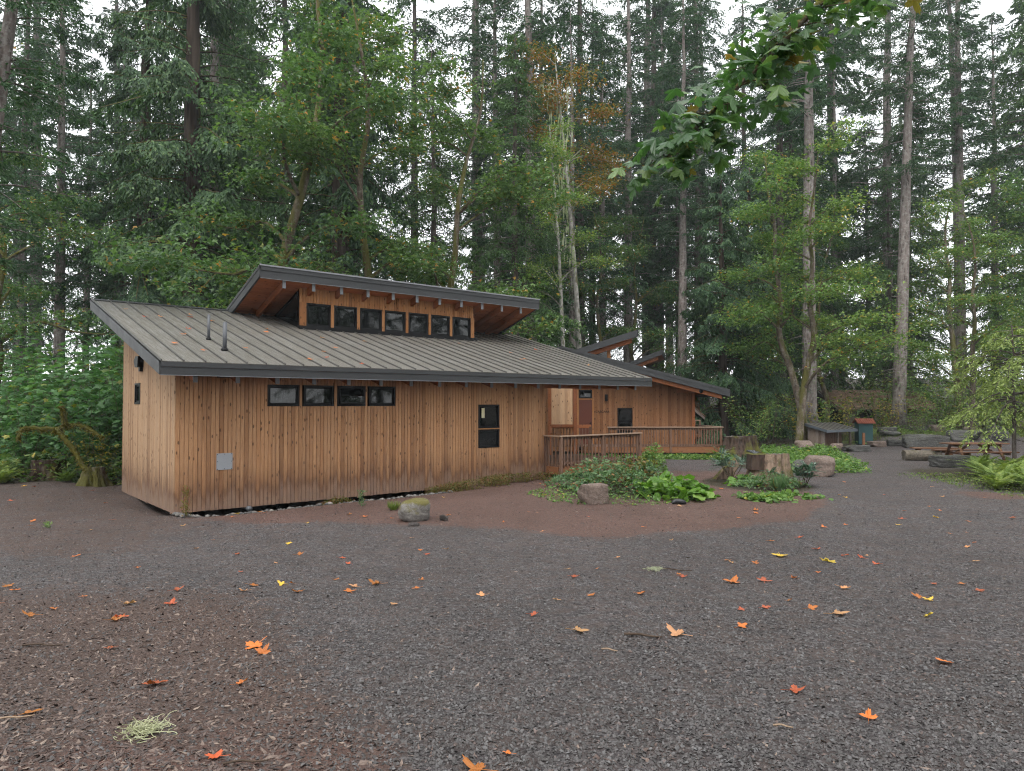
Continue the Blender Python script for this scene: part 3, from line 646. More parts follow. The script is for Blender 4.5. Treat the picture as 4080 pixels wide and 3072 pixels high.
# ------------------------------------------------------------------ shingled cabin behind the second cabin, only its eave and balcony rail show
ch = thing('shingled_cabin', 'old shingled cabin end with steep mossy roof edge beyond the second cabin', 'building', (8.6, 41.5, -.7))
prism_xz(MB(), [(-2.2, 0), (1.95, 0), (1.95, 1.95), (-.1, 3.5), (-2.2, 1.95)], 0, 5).build('wall', m_greywood, ch)
for sgn in (1, -1):
    rr = thing_roof = MB()
    for k in range(9):
        a = k / 9; b = (k + 1.25) / 9
        xa, xb = -.1 + sgn * 2.6 * a, -.1 + sgn * 2.6 * b
        prism_xz(MB(), [(xa, 3.72 - 2.15 * a), (xb, 3.72 - 2.15 * b + .03), (xb, 3.72 - 2.15 * b - .02), (xa, 3.72 - 2.15 * a - .08)], -.5, 5.3).build('shingle_course', m_shake, ch)
prism_xz(MB(), [(-.1, 3.64), (2.5, 1.49), (2.5, 1.33), (-.1, 3.46)], -.49, -.42).build('barge_board', m_greywood, ch)
MB().box(.2, 1.95, -.06, -.001, 0.9, 1.8).build('door_recess', m_dark, ch)
br = MB().box(.25, 2.15, -.92, -.84, 1.27, 1.33).build('balcony_rail', m_railtop, ch)
bm = MB().box(-.02, .02, -.9, -.86, .50, 1.269).mesh('baluster', m_deckwood)
for k in range(9): link('baluster', bm, ch, (.32 + k * .22, 0, 0))
MB().box(.2, 2.2, -1.0, 0, .36, .49).build('balcony_floor', m_rim, ch); MB().box(2.05, 2.15, -.95, -.85, 0, 1.26).build('balcony_post', m_deckwood, ch); MB().box(.3, .4, -.95, -.85, 0, .36).build('balcony_post', m_deckwood, ch)

# ------------------------------------------------------------------ entrance deck with ramp railing beside the near cabin
DA = B1A
dk = thing('entrance_deck', 'raised wooden deck at the right end of the near cabin', 'deck', (1.37, 21.25, -.27), DA)
pw = .14
for k in range(27):
    MB().box(.003, pw - .003, -.02, 3.3, -.036, 0, ch=.004).build('deck_plank', m_deckwood, dk, loc=(.03 + k * pw, 0, 0))
MB().box(.02, 3.8, -.06, -.022, -.27, -.04).build('rim_board', m_rim, dk)
MB().box(-.02, .02, -.02, .58, -.27, -.04).build('rim_board', m_rim, dk)
for k in range(4): MB().box(.3 + k * 1.1, .42 + k * 1.1, .3, .42, -.52, -.04).build('pier', m_deckwood, dk)
rl = thing('deck_railing', 'weathered wooden railing with balusters around the near cabin deck', 'railing', (1.37, 21.25, -.27), DA)
RH = .89
pst = MB().box(-.045, .045, -.15, -.062, -.33, RH - .04, ch=.006).mesh('post', m_deckwood)
for x in (0.02, 1.83, 3.62): link('post', pst, rl, (x, 0, 0))
MB().box(-.045, .045, .49, .58, -.33, RH - .04, ch=.006).build('post', m_deckwood, rl)
bal = MB().box(-.018, .018, -.096, -.062, -.06, RH - .06, ch=.003).mesh('baluster', m_deckwood)
for k in range(11):
    for x0 in (.02, 1.83): link('baluster', bal, rl, (x0 + .151 * (k + 1), 0, 0))
for t in (.10, .25, .40): MB().box(-.018, .018, t - .018, t + .018, -.06, RH - .06).build('baluster', m_deckwood, rl)
MB().box(-.07, 3.69, -.16, -.01, RH - .038, RH, ch=.005).build('rail_cap', m_railtop, rl)
MB().box(-.07, .07, -.008, .6, RH - .036, RH - .001).build('rail_cap', m_railtop, rl)
MB().box(.02, 3.62, -.060, -.025, RH - .13, RH - .04).build('top_rail', m_deckwood, rl)
MB().box(.02, 3.62, -.060, -.025, .03, .09).build('bottom_rail', m_deckwood, rl)
# far-side railing of the ramp, and the screen wall with its post behind it
r3 = thing('inner_railing', 'dark inner railing under the bright board screen at the porch', 'railing', (1.62, 29.95, -.3))
MB().box(-.1, 1.7, -.03, .03, .84, .98).build('rail_cap', m_rafter, r3); MB().box(-.1, 1.7, -.02, .02, .06, .10).build('bottom_rail', m_deckwood, r3)
for k in range(13): MB().box(-.018, .018, -.02, .02, .1, .84).build('baluster', m_deckwood, r3, loc=(k * .135, 0, 0))
MB().box(1.62, 1.72, -.05, .05, -.1, .9).build('post', m_deckwood, r3)
scn = thing('board_screen', 'daylight-toned cedar board screen hanging between porch posts by the ramp', 'screen wall', (1.62, 29.7, -.35), R(4))
sw = MB().box(.02, .92, .03, .08, 1.05, 2.60).build('backing', m_cedar_side, scn)
m_daylit_wood = wood('cedar_daylight_tone', (.62, .43, .28), (.52, .335, .205), (.36, .21, .12))  # cedar lightened so its colour carries the daylight on the screen
for k in range(8): link('board', board_mesh(.115, 1.55, .022, m_daylit_wood), scn, (.02 + k * .1125, .03, 1.05))
MB().box(.94, 1.09, -.05, .11, -.3, 3.2).build('post', m_rafter, scn); MB().box(-.12, .018, -.05, .11, -.3, 3.2).build('post', m_rafter, scn)
MB().box(.019, .939, -.02, .09, .93, 1.045).build('beam', m_rafter, scn)

# ------------------------------------------------------------------ boardwalk in front of the second cabin
bw = thing('front_boardwalk', 'wooden boardwalk in front of the second cabin with orange rim board', 'deck', (4.05, 30.45, -.27))
for k in range(14): MB().box(-1.0, 5.0, .003 + k * .137, .134 + k * .137, -.036, 0, ch=.004).build('deck_plank', m_deckwood, bw)
MB().box(-1.0, 5.0, -.03, .0, -.26, -.004).build('rim_board', m_rim, bw)
for k in range(4): MB().box(-.6 + k * 1.7, -.48 + k * 1.7, .2, .32, -.5, -.037).build('pier', m_deckwood, bw)
r2 = thing('boardwalk_railing', 'long pale-capped wooden railing in front of the second cabin', 'railing', (4.05, 30.45, -.27))
for x in (.1, 1.28, 2.72, 4.87): MB().box(x - .045, x + .045, -.075, .015, -.24, .81, ch=.006).build('post', m_deckwood, r2)
MB().box(.02, 4.97, -.12, .03, .812, .85).build('rail_cap', m_railtop, r2); MB().box(.1, 4.87, -.05, -.015, .70, .80).build('top_rail', m_deckwood, r2); MB().box(.1, 4.87, -.05, -.015, .05, .10).build('bottom_rail', m_deckwood, r2)
bal2 = MB().box(-.018, .018, -.085, -.052, .03, .78).mesh('baluster', m_deckwood)
for k in range(42):
    x = .2 + k * .1125
    if min(abs(x - q) for q in (1.28, 2.72, 4.87)) > .07: link('baluster', bal2, r2, (x, 0, 0))
MB().bar((4.93, .03, .83), (4.35, 5.8, .83), .13, .036).build('rail_cap', m_railtop, r2)
for k in range(18): MB().box(-.018, .018, -.018, .018, .03, .81).build('baluster', m_deckwood, r2, loc=(4.915 - .58 * (k + .6) / 18.3, .03 + 5.77 * (k + .6) / 18.3, 0))

# ------------------------------------------------------------------ leaf and foliage kit
LOZ = (np.array([(0, 0, 0), (.45, -.5, .04), (1, 0, -.06), (.45, .5, .04)]), np.array([(0, 1, 2, 3)]))
TRI3 = (np.array([(0, 0, 0), (.30, -.52, -.06), (.46, -.17, .03), (1, 0, -.08), (.46, .17, .03), (.30, .52, -.06)]), np.array([(0, 1, 2), (0, 2, 3), (0, 3, 4), (0, 4, 5)]))
_pm = [(0, 0), (-.12, -.40), (.15, -.38), (.42, -.66), (.52, -.30), (1.0, 0), (.52, .30), (.42, .66), (.15, .38), (-.12, .40)]
PALM = (np.array([(.25, 0, .05)] + [(x, y, -.10 * (x * x + y * y) ** .5) for x, y in _pm]), np.array([(0, 1 + i, 1 + (i + 1) % 10) for i in range(10)]))
_pl = []
for _a, _l in ((-150, .42), (-78, .78), (0, 1.0), (78, .78), (150, .42)):
    _pl += [(_a + d_, _l * f_) for d_, f_ in ((-26, .58), (-13, .84), (-7, .76), (0, 1.0), (7, .76), (13, .84), (26, .58))] + ([(_a + 38, .36)] if _a < 150 else [])
_pl = [(.32 + .68 * math.cos(R(a)) * l, .68 * math.sin(R(a)) * l) for a, l in _pl]
PALM2 = (np.array([(.3, 0, .07)] + [(x, y, -.16 * ((x - .3) ** 2 + y * y) ** .5 - .06 * abs(y)) for x, y in _pl]), np.array([(0, 1 + i, 1 + (i + 1) % len(_pl)) for i in range(len(_pl))]))
RND = (np.array([(.5, 0, -.05)] + [(.5 + .5 * math.cos(t), .55 * math.sin(t), .06 * (1 if i % 2 else -1)) for i, t in enumerate(np.arange(9) * 2 * PI / 9)]), np.array([(0, 1 + i, 1 + (i + 1) % 9) for i in range(9)]))
def place(mb, shp, P, D, N, L, W, mi=0):
    P = np.asarray(P, float); n = len(P)
    if n == 0: return
    D = unit(np.asarray(D, float)); S = unit(np.cross(np.asarray(N, float), D)); U = np.cross(D, S)
    L = np.broadcast_to(L, (n,)); W = np.broadcast_to(W, (n,)); sv, sf = shp
    V = P[:, None, :] + sv[None, :, 0:1] * L[:, None, None] * D[:, None, :] + sv[None, :, 1:2] * W[:, None, None] * S[:, None, :] + sv[None, :, 2:3] * L[:, None, None] * U[:, None, :]
    F = sf[None] + (np.arange(n) * len(sv))[:, None, None]
    mb.add(V.reshape(-1, 3), F.reshape(-1, sf.shape[1]), mi)
def rdir(rng, n): return unit(rng.normal(size=(n, 3)))
def wig(path, rng, amp):
    p = np.array(path, float); p[1:] += rng.normal(size=(len(p) - 1, 3)) * amp * np.linspace(.2, 1, len(p) - 1)[:, None]; return p
def spline(pts, n):
    p = np.asarray(pts, float); t = np.linspace(0, len(p) - 1, n); i = np.clip(t.astype(int), 0, len(p) - 2); f = (t - i)[:, None]
    a = p[np.clip(i - 1, 0, None)]; b = p[i]; c = p[i + 1]; d = p[np.clip(i + 2, None, len(p) - 1)]
    return .5 * (2 * b + (c - a) * f + (2 * a - 5 * b + 4 * c - d) * f ** 2 + (3 * b - a - 3 * c + d) * f ** 3)

def conifer(seed, H, cb, Rm, nb, rad, style='fir', tw=12, K=4, ll=.24, lw=.075, stubs=30, base=.35):
    """returns (trunk mesh builder, crown mesh builder)"""
    rng = np.random.default_rng(seed); tr = MB(); cr = MB()
    zz = np.linspace(0, H, 22); bend = np.cumsum(rng.normal(size=(22, 2)) * .05, 0)
    path = np.column_stack([bend * (zz / H)[:, None], zz]); rr = rad * (1 - zz / H) ** .75 + .015; rr[0] *= 1.35
    tr.tube(path, rr, 14)
    cx = lambda z: np.column_stack([np.interp(z, zz, path[:, 0]), np.interp(z, zz, path[:, 1])])
    h = cb + (H - cb) * rng.random(nb) ** .95; fr = (h - cb) / (H - cb); az = rng.random(nb) * 2 * PI
    L = Rm * (1 - fr) ** .75 * (.55 + .6 * rng.random(nb)) * np.minimum(1, base + fr * 5) + .5
    up = {'fir': .12, 'cedar': .10, 'hem': .06}[style]; dr = {'fir': .38, 'cedar': .62, 'hem': .50}[style]; tip = {'fir': .10, 'cedar': .22, 'hem': .0}[style]
    up = up + .14 * rng.normal(size=nb) + .25 * fr
    dr = dr * (.8 + .4 * rng.random(nb))
    out = np.column_stack([np.cos(az), np.sin(az), 0 * az]); tan = np.column_stack([-np.sin(az), np.cos(az), 0 * az]); c0 = np.column_stack([cx(h), h])
    bp = lambda b, t: c0[b] + out[b] * (L[b] * t)[:, None] + np.column_stack([0 * t, 0 * t, L[b] * (up[b] * t - dr[b] * t * t + tip * t ** 4)])
    for b in range(nb):
        t = np.linspace(0, .95, 5); tr.tube(bp(np.full(5, b), t), (.012 + .011 * L[b]) * (1 - t * .85), 3, cap=False)
    for k in range(stubs):
        z0 = rng.uniform(.12, 1) * cb; a = rng.random() * 2 * PI; l = rng.uniform(.25, 1.3); c = cx(np.array([z0]))[0]; r0 = np.interp(z0, zz, rr) * .9
        o = np.array([math.cos(a), math.sin(a), rng.uniform(-.45, .1)])
        tr.tube([(c[0] + o[0] * r0, c[1] + o[1] * r0, z0), (c[0] + o[0] * (r0 + l * .6), c[1] + o[1] * (r0 + l * .6), z0 + o[2] * l * .5), (c[0] + o[0] * (r0 + l), c[1] + o[1] * (r0 + l), z0 + o[2] * l * 1.2)], [.022, .015, .005], 3, cap=False)
    nt = np.maximum(6, (L * tw).astype(int)); b = np.repeat(np.arange(nb), nt); n = len(b)
    t = .10 + .90 * rng.random(n) ** .8; p = bp(b, t); sd = np.where(rng.random(n) < .5, -1., 1.)
    ang = R(50) + rng.normal(size=n) * .3; tl = (L[b] * .30 * (1.05 - t) + .22) * (.7 + .6 * rng.random(n))
    hang = {'fir': .22, 'cedar': .75, 'hem': .42}[style]
    d = unit(out[b] * np.cos(ang)[:, None] + tan[b] * (sd * np.sin(ang))[:, None] + np.column_stack([0 * t, 0 * t, -hang - .5 * t * dr[b] + .18 * rng.normal(size=n)]))
    k = np.tile(np.arange(K), n); bi = np.repeat(np.arange(n), K); u = (k + .2 + .6 * rng.random(n * K)) / K
    P = p[bi] + d[bi] * (tl[bi] * u)[:, None]; P[:, 2] -= tl[bi] * u * u * (.35 if style != 'fir' else .15)
    m = n * K
    dd = unit(d[bi] + .55 * rng.normal(size=(m, 3)) * np.array([1, 1, .6]) + (np.array([0, 0, -.55]) if style == 'cedar' else np.array([0, 0, -.12])))
    nn = unit(np.array([0, 0, 1.0]) + .45 * rng.normal(size=(m, 3)) + (out[b][bi] * 1.1 if style == 'cedar' else 0))
    s = (.7 + .6 * rng.random(m))
    place(cr, LOZ, P, dd, nn, ll * s, lw * s * (.8 + .5 * rng.random(m)))
    return tr, cr

def maple(seed, H, cb, Rm, rad, nl=11, leaf=.16, per=46, lean=(0, 0), fork=False, shp=TRI3, flat=.20, path=None, top=1.0):
    rng = np.random.default_rng(seed); tr = MB(); cr = MB()
    if path is None:
        n = 9; z = np.linspace(0, H, n); off = np.cumsum(rng.normal(size=(n, 2)) * H * .018, 0); off -= off[0]
        path = np.column_stack([off[:, 0] + lean[0] * (z / H) ** 1.3, off[:, 1] + lean[1] * (z / H) ** 1.3, z])
    path = spline(path, 26); tt = np.linspace(0, 1, 26); rr = rad * (1 - tt) ** .8 + .02; rr[0] *= 1.3; tr.tube(path, rr, 12)
    C = []; hz = path[:, 2]
    for k in range(nl):
        z0 = cb + (H - cb) * ((k + rng.random()) / nl) * .96; i = np.argmin(abs(hz - z0)); s = path[i]; a = rng.random() * 2 * PI + k * 2.4
        fr = (z0 - cb) / (H - cb + 1e-6); l = Rm * (.55 + .5 * rng.random()) * (1 - .55 * fr * top)
        o = np.array([math.cos(a), math.sin(a), 0]); rise = rng.uniform(.05, .55)
        lp = spline([s, s + o * l * .3 + [0, 0, l * (.16 + rise * .3)], s + o * l * .65 + [0, 0, l * (.22 + rise * .5)] + rng.normal(size=3) * .18 * l * .5, s + o * l + [0, 0, l * (.18 + rise * .55)] + rng.normal(size=3) * .14 * l], 12)
        r0 = max(.018, rr[i] * .55); tr.tube(lp, np.linspace(r0, .01, 12), 6, cap=False)
        for j in range(3 + int(l * 1.6)):
            q = int(rng.integers(3, 12)); a2 = a + rng.normal() * .9; l2 = l * rng.uniform(.18, .42); s2 = lp[q]
            o2 = np.array([math.cos(a2), math.sin(a2), rng.uniform(-.15, .45)]); e = s2 + o2 * l2
            tr.tube([s2, (s2 + e) / 2 + rng.normal(size=3) * .06, e], [.016, .011, .005], 3, cap=False)
            C += [e, (s2 + e) / 2]
        C.append(lp[-1])
    C = np.array(C); m = len(C) * per; c = np.repeat(np.arange(len(C)), per)
    sg = np.repeat(rng.uniform(.30, .62, len(C)), per)
    P = C[c] + rng.normal(size=(m, 3)) * sg[:, None] * np.array([1, 1, flat * 2]); 
    D = unit((P - C[c]) * np.array([1, 1, .3]) + rng.normal(size=(m, 3)) * .35 + np.array([0, 0, -.22])); N = unit(np.array([0, 0, 1]) + .38 * rng.normal(size=(m, 3)))
    s = leaf * (.65 + .7 * rng.random(m)); place(cr, shp, P, D, N, s, s)
    return tr, cr

def shrub(seed, H, Rr, nst, leaf, nodes, shp=TRI3, stem=.012):
    """many thin upright stems carrying tiers of flat leaves"""
    rng = np.random.default_rng(seed); tr = MB(); cr = MB(); P = []; D = []; S = []
    for k in range(nst):
        a = rng.random() * 2 * PI; r0 = Rr * .25 * rng.random(); r1 = Rr * math.sqrt(rng.random()); h = H * rng.uniform(.55, 1)
        pt = spline([(r0 * math.cos(a), r0 * math.sin(a), 0), (r1 * .6 * math.cos(a) + rng.normal() * .05, r1 * .6 * math.sin(a) + rng.normal() * .05, h * .55), (r1 * math.cos(a), r1 * math.sin(a), h)], 10)
        tr.tube(pt, np.linspace(stem, .004, 10), 4, cap=False)
        for j in range(nodes):
            t = .22 + .78 * (j + rng.random() * .6) / nodes; c = np.array([np.interp(t, np.linspace(0, 1, 10), pt[:, q]) for q in range(3)])
            a0 = rng.random() * PI; pl = leaf * rng.uniform(.6, 1.7) * (1.15 - .5 * t)
            for q in range(5):
                aa = a0 + q * 2 * PI / 5 + rng.normal() * .35; rad_ = pl * (1 + .9 * (q % 2))
                o = np.array([math.cos(aa), math.sin(aa), rng.uniform(-.1, .3)])
                P.append(c + o * rad_); D.append(o + [0, 0, -.4]); S.append(leaf * rng.uniform(.6, 1.15))
    P = np.array(P); n = len(P); S = np.array(S)
    place(cr, shp, P, np.array(D) + .2 * rng.normal(size=(n, 3)), np.array([0, 0, 1]) + .33 * rng.normal(size=(n, 3)), S, S)
    return tr, cr

def frond_plant(seed, nf, Lf, pin, w, rise=1.0, droop=.9):
    rng = np.random.default_rng(seed); mb = MB()
    for k in range(nf):
        a = k * 2.4 + rng.normal() * .2; L = Lf * rng.uniform(.65, 1.1); el = R(rng.uniform(38, 78)) * rise
        o = np.array([math.cos(a) * math.cos(el), math.sin(a) * math.cos(el), math.sin(el)]); t = np.linspace(.06, 1, pin)
        c = o * (L * t)[:, None] + np.array([math.cos(a), math.sin(a), 0]) * (L * .35 * t * t)[:, None]; c[:, 2] -= droop * L * .42 * t ** 2.2
        mb.tube(c[::4] if pin > 8 else c, .004, 3, cap=False)
        dr = unit(np.gradient(c, axis=0)); sd = unit(np.cross(dr, [0, 0, 1.0])); nn = np.cross(sd, dr)
        wl = w * np.sin(np.clip(t * 1.05 + .12, 0, 1) * PI) ** .7 + .01
        for s in (1, -1): place(mb, LOZ, c, sd * s + dr * .45 + rng.normal(size=c.shape) * .08 - [0, 0, .1], nn, wl, np.full(pin, L / pin * 1.25))
    return mb

def patch(seed, n, fx, leaf, hmax, shp=TRI3, jit=.5, grassy=False):
    """leaves of low plants over an area; fx(rng,n) gives x,y,(0..1 height)"""
    rng = np.random.default_rng(seed); x, y, h = fx(rng, n); mb = MB(); n = len(x)
    P = np.column_stack([x, y, gz(x, y) + .01 + h * hmax]); s = leaf * (.5 + rng.random(n))
    if grassy: place(mb, LOZ, np.column_stack([x, y, gz(x, y)]), np.array([0, 0, 1]) + .45 * rng.normal(size=(n, 3)), rdir(rng, n), hmax * (.4 + .8 * rng.random(n)), .012)
    else: place(mb, shp, P, np.column_stack([rng.normal(size=n), rng.normal(size=n), -.25 + .3 * rng.normal(size=n)]), np.array([0, 0, 1]) + jit * rng.normal(size=(n, 3)), s, s)
    return mb

def tree(name, label, tm, cm, loc, rz=0, s=1.0, group=None, tilt=(0, 0), cat='tree', extra=None):
    """thing > trunk, crown; meshes are shared between trees of a kind"""
    o = thing(name, label, cat, (loc[0], loc[1], float(gz(loc[0], loc[1])) - .05), 0, group)
    o.rotation_mode = 'ZYX'; o.rotation_euler = (tilt[0], tilt[1], rz); o.scale = (s, s, s)
    if tm: link('trunk', tm, o)
    link('crown', cm, o)
    return o

# ------------------------------------------------------------------ rocks, stumps
import bmesh
_bm = bmesh.new(); bmesh.ops.create_icosphere(_bm, subdivisions=4, radius=1); ICO_V = np.array([v.co[:] for v in _bm.verts]); ICO_F = np.array([[v.index for v in f.verts] for f in _bm.faces]); _bm.free()
def rock(name, label, loc, dims, seed, m, rz=0, group=None, cat='rock', planes=18, sharp=34, sink=.12, tilt=(0, 0)):
    rng = np.random.default_rng(seed); n = rdir(rng, planes); d = rng.uniform(.62, 1.0, planes); u = unit(ICO_V)
    n = np.vstack([n, [[0, 0, 1], [0, 0, -1], [1, 0, 0], [-1, 0, 0], [0, 1, 0], [0, -1, 0]]]); d = np.concatenate([d, rng.uniform(.7, .95, 6)])
    k = np.maximum(u @ n.T, 1e-3) / d; r = (k ** sharp).sum(1) ** (-1 / sharp)
    p = u * r[:, None]
    for a, f in ((.05, 2.3), (.04, 5.5), (.022, 13)):
        w = vnoise(p[:, 0] * f + 7 * p[:, 2] + seed, p[:, 1] * f - 5 * p[:, 2] + 3, seed) + vnoise(p[:, 2] * f + seed * 3, p[:, 0] * f + p[:, 1] * f, seed + 1) - 1
        p = p + u * (a * w)[:, None]
    p -= p.min(0); p /= p.max(0); p = (p - [.5, .5, 0]) * np.array(dims)
    mb = MB(); mb.add(p, ICO_F)
    o = mb.build(name, m, None, True, (loc[0], loc[1], float(gz(loc[0], loc[1])) - sink * dims[2]), (tilt[0], tilt[1], rz))
    return tag(o, label, cat, group)
rock('mossy_boulder', 'rounded boulder with yellow moss patches lying in front of the near cabin', (-1.92, 13.98), (.64, .56, .47), 7, m_rockmoss, .3, planes=7, sharp=6)
rock('brown_boulder', 'brown angular boulder at the left foot of the bramble mound', (1.84, 16.3), (.62, .5, .52), 12, m_rockbrown, .5, planes=9, sharp=24)
rock('split_boulder', 'large brown split boulder beside the gravel path right of the cut stump', (9.72, 22.5), (.98, .7, .72), 25, m_rockbrown, -.2, planes=6)
rock('grey_ledge_rock', 'flat grey rock lying behind the large brown split boulder', (9.9, 23.9), (1.1, .6, .45), 24, m_rockgrey, .3)
rock('dark_stone', 'fist-sized black stone on the soil right of the mossy boulder', (-1.33, 13.95), (.17, .14, .13), 31, m_rockdark)
rock('flat_dark_stone', 'flat dark stone just in front of the mossy boulder', (-1.83, 13.35), (.22, .12, .07), 32, m_rockdark, .1)
rock('round_brown_boulder', 'rounded brown boulder left of the low lean-to bin', (13.7, 33.3), (.92, .7, .62), 41, m_rockbrown, 0, planes=9, sharp=8)
rock('buried_boulder', 'half-buried brown boulder in front of the low lean-to bin', (15.6, 34.4), (.7, .5, .42), 42, m_rockbrown)
for i_, (x, y, w, d_, h, lab) in enumerate([
        (21.3, 36.7, 2.15, .8, .80, 'longest dark layered block of the stone terrace wall'), (24.3, 38.3, 1.75, .8, .62, 'grey block in the stone terrace wall right of the longest block'),
        (26.1, 38.3, 1.1, .7, .55, 'dark end block of the stone terrace wall behind the picnic tables'), (20.2, 37.5, .92, .6, .36, 'dark step stone at the left end of the terrace wall'),
        (19.2, 37.6, .9, .6, .34, 'brown flat-topped stone left of the dark step stone'), (16.4, 34.0, 1.2, .6, .36, 'long low dark stone edging the path in front of the bin'),
        (20.9, 39.3, 1.1, .55, .30, 'upper step stone on the terrace steps'), (21.6, 41.0, 1.05, .7, .48, 'pale-topped angular rock on the terrace below the leaning fir'),
        (25.0, 44.0, .95, .6, .42, 'blue-grey rock on the terrace right of the leaning fir'), (26.6, 44.5, .95, .6, .5, 'round brown rock on the terrace'),
        (28.6, 44.5, .75, .5, .42, 'small brown rock in the terrace row'), (30.0, 44.5, .85, .5, .42, 'small grey rock in the terrace row'), (32.5, 44.5, 1.6, .8, .75, 'large reddish rock at the right end of the terrace row')]):
    rock('wall_stone' if i_ < 6 else 'terrace_rock', lab, (x, y), (w, d_, h), 60 + i_, m_rockbrown if i_ in (4, 9, 10, 12) else m_rockgrey, (i_ * .7) % .4 - .2, 'stones of the terrace', 'rock', 5, 30)
rock('slab_bench_stone', 'low dark layered slab in front of the picnic tables', (16.0, 25.7), (1.72, .75, .46), 81, m_rockgrey, .12, planes=5, sharp=30)
rock('pale_slab_stone', 'pale flat stone right behind the dark layered slab', (17.2, 26.6), (1.1, .6, .35), 82, m_rockgrey, .1)

def stump(name, label, loc, r0, h, seed, flare=1.6, flutes=7, famp=.10, mats=None, lean=0, sides=64, rz=0):
    rng = np.random.default_rng(seed); n = 14; th = np.arange(sides) * 2 * PI / sides; z = np.linspace(0, 1, n)
    ph = rng.random(6) * 2 * PI
    prof = sum(np.cos(th * k + ph[i]) * w for i, (k, w) in enumerate(((2, .5), (3, .6), (flutes, 1.), (flutes + 4, .6), (23, .22), (37, .15))))
    rad = r0 * (1 + (flare - 1) * (1 - z) ** 2.2)[:, None] * (1 + famp * (.55 + .9 * (1 - z))[:, None] * prof[None]) + .012 * rng.normal(size=(n, sides))
    zz = z[:, None] * h + .0 * rad; zz[-1] += h * .05 * np.cos(th + 1) + .012 * rng.normal(size=sides)
    V = np.stack([rad * np.cos(th) + lean * zz, rad * np.sin(th), zz], -1)
    mb = MB(); i = np.arange(n - 1)[:, None] * sides; j = np.arange(sides)[None]; k = (j + 1) % sides
    mb.add(V.reshape(-1, 3), np.stack([i + j, i + k, i + sides + k, i + sides + j], -1).reshape(-1, 4))
    o = thing(name, label, 'stump', onground(loc[0], loc[1], -.05), rz)
    mb.build('bark', (mats or [b_stump])[0], o, True)
    tv = np.vstack([[[lean * h, 0, h * 1.0]], V[-1] * .6 * np.array([1, 1, 0]) + np.array([0, 0, 1.0]) * (h * 1.0 + .01 * rng.normal(size=(sides, 1))), V[-1]])
    f = [(0, 1 + a, 1 + (a + 1) % sides) for a in range(sides)] + [(1 + a, 1 + sides + a, 1 + sides + (a + 1) % sides) for a in range(sides)] + [(1 + a, 1 + sides + (a + 1) % sides, 1 + (a + 1) % sides) for a in range(sides)]
    MB().add(tv, f).build('cut_top', m_top, o)
    return o
b_pale = bark('bare_stump_wood', (.09, .052, .034), (.30, .215, .16), (.06, .05, .035), .5, .08, 9.0, .14)
stump('wide_old_stump', 'wide dark bark-covered stump with flat top by the boardwalk end', (9.72, 30.3), .66, .92, 5, 1.55)
fs = stump('cut_stump', 'sawn stump with pale bare buttresses and dark notch in the planted bed', (7.30, 20.35), .47, .88, 8, 1.35, 5, .13, [b_pale], .06)
prism_xz(MB(), [(-.58, .46), (-.05, .46), (-.05, .90), (-.56, .89)], -.34, .14).build('sawn_block', b_stump, fs)
sp = MB(); prism_xz(sp, [(-.62, -.1), (.0, -.1), (.42, .62), (.28, .66), (-.2, .30)], -.12, .06)
tag(sp.build('split_slab', b_pale, None, False, onground(6.55, 21.6), (0, 0, .25)), 'broken triangular slab of split wood leaning left of the cut stump', 'wood slab')
sp = MB(); prism_xz(sp, [(-.1, -.1), (.08, -.1), (.18, .42), (.08, .45)], -.05, .05)
tag(sp.build('split_stake', b_pale, None, False, onground(6.75, 20.6), (0, 0, .1)), 'thin splintered stake of wood left of the cut stump', 'wood slab')
stump('dark_stump', 'dark rotten stump among the ferns at the far left', (-13.3, 20.5), .40, .60, 14, 1.3, 5, .12, [b_stump])
stump('red_stump', 'small reddish stump at the foot of the mossy bent snag', (-11.35, 19.35), .24, .55, 15, 1.6, 4, .16, [b_brown])
# grate lying on the cut stump
gt = thing('ribbed_grate', 'black ribbed metal sheet lying on the cut stump', 'grate', onground(7.0, 20.55, .83), .4)
for k in range(11):
    a = R(20 + k * 14); MB().bar((0, 0, .0), (.26 * math.cos(a), .20 * math.sin(a), .10 * math.sin(a * .8)), .05, .012).build('rib', m_grille if k % 2 else m_tarp, gt)
tag(MB().tube(spline([(-.15, 0, .03), (-.05, .03, .07), (.08, -.02, .06), (.16, .02, .03)], 8), [.03, .06, .055, .03], 10).build('black_bag', m_tarp, None, True, onground(3.78, 16.2)), 'crumpled black rubber scrap below the broad-leaved plant', 'rubbish')
# mossy bent snag on the left
sn = thing('mossy_snag', 'moss-covered bent dead branch arching beside the left end of the cabin', 'snag', (-11.34, 19.2, -.7))
sm = MB(); Q = lambda l: [(x + 11.34, 0, z + .7) for x, z in l]; rs = np.random.default_rng(9)
for l, r0, r1 in ((Q([(-11.3, -.7), (-11.34, -.3), (-11.5, -.1), (-11.65, .24), (-11.96, .67), (-12.19, .88)]), .10, .105), (Q([(-12.19, .88), (-12.54, .90), (-12.92, .93), (-13.05, .86), (-13.06, .64)]), .10, .05), (Q([(-12.19, .88), (-11.97, 1.06), (-11.93, 1.3), (-11.92, 1.5)]), .09, .03), (Q([(-12.05, .98), (-11.65, 1.0), (-11.34, .88), (-10.98, .68)]), .085, .05)):
    p = spline(l, 16); p[:, 1] += np.linspace(0, .25, 16) * rs.normal(); sm.tube(wig(p, rs, .012), np.linspace(r0, r1, 16) * .66 * (1 + .12 * rs.normal(size=16)), 10)
b_moss = bark('thick_moss', (.05, .05, .012), (.15, .135, .03), None, 0, .7, 9, .8)
so = sm.build('branch', b_moss, sn, True)
mf = MB(); vs = np.concatenate(sm.v); ii = rs.integers(0, len(vs), 2600); P_ = vs[ii] + .02 * rs.normal(size=(2600, 3))
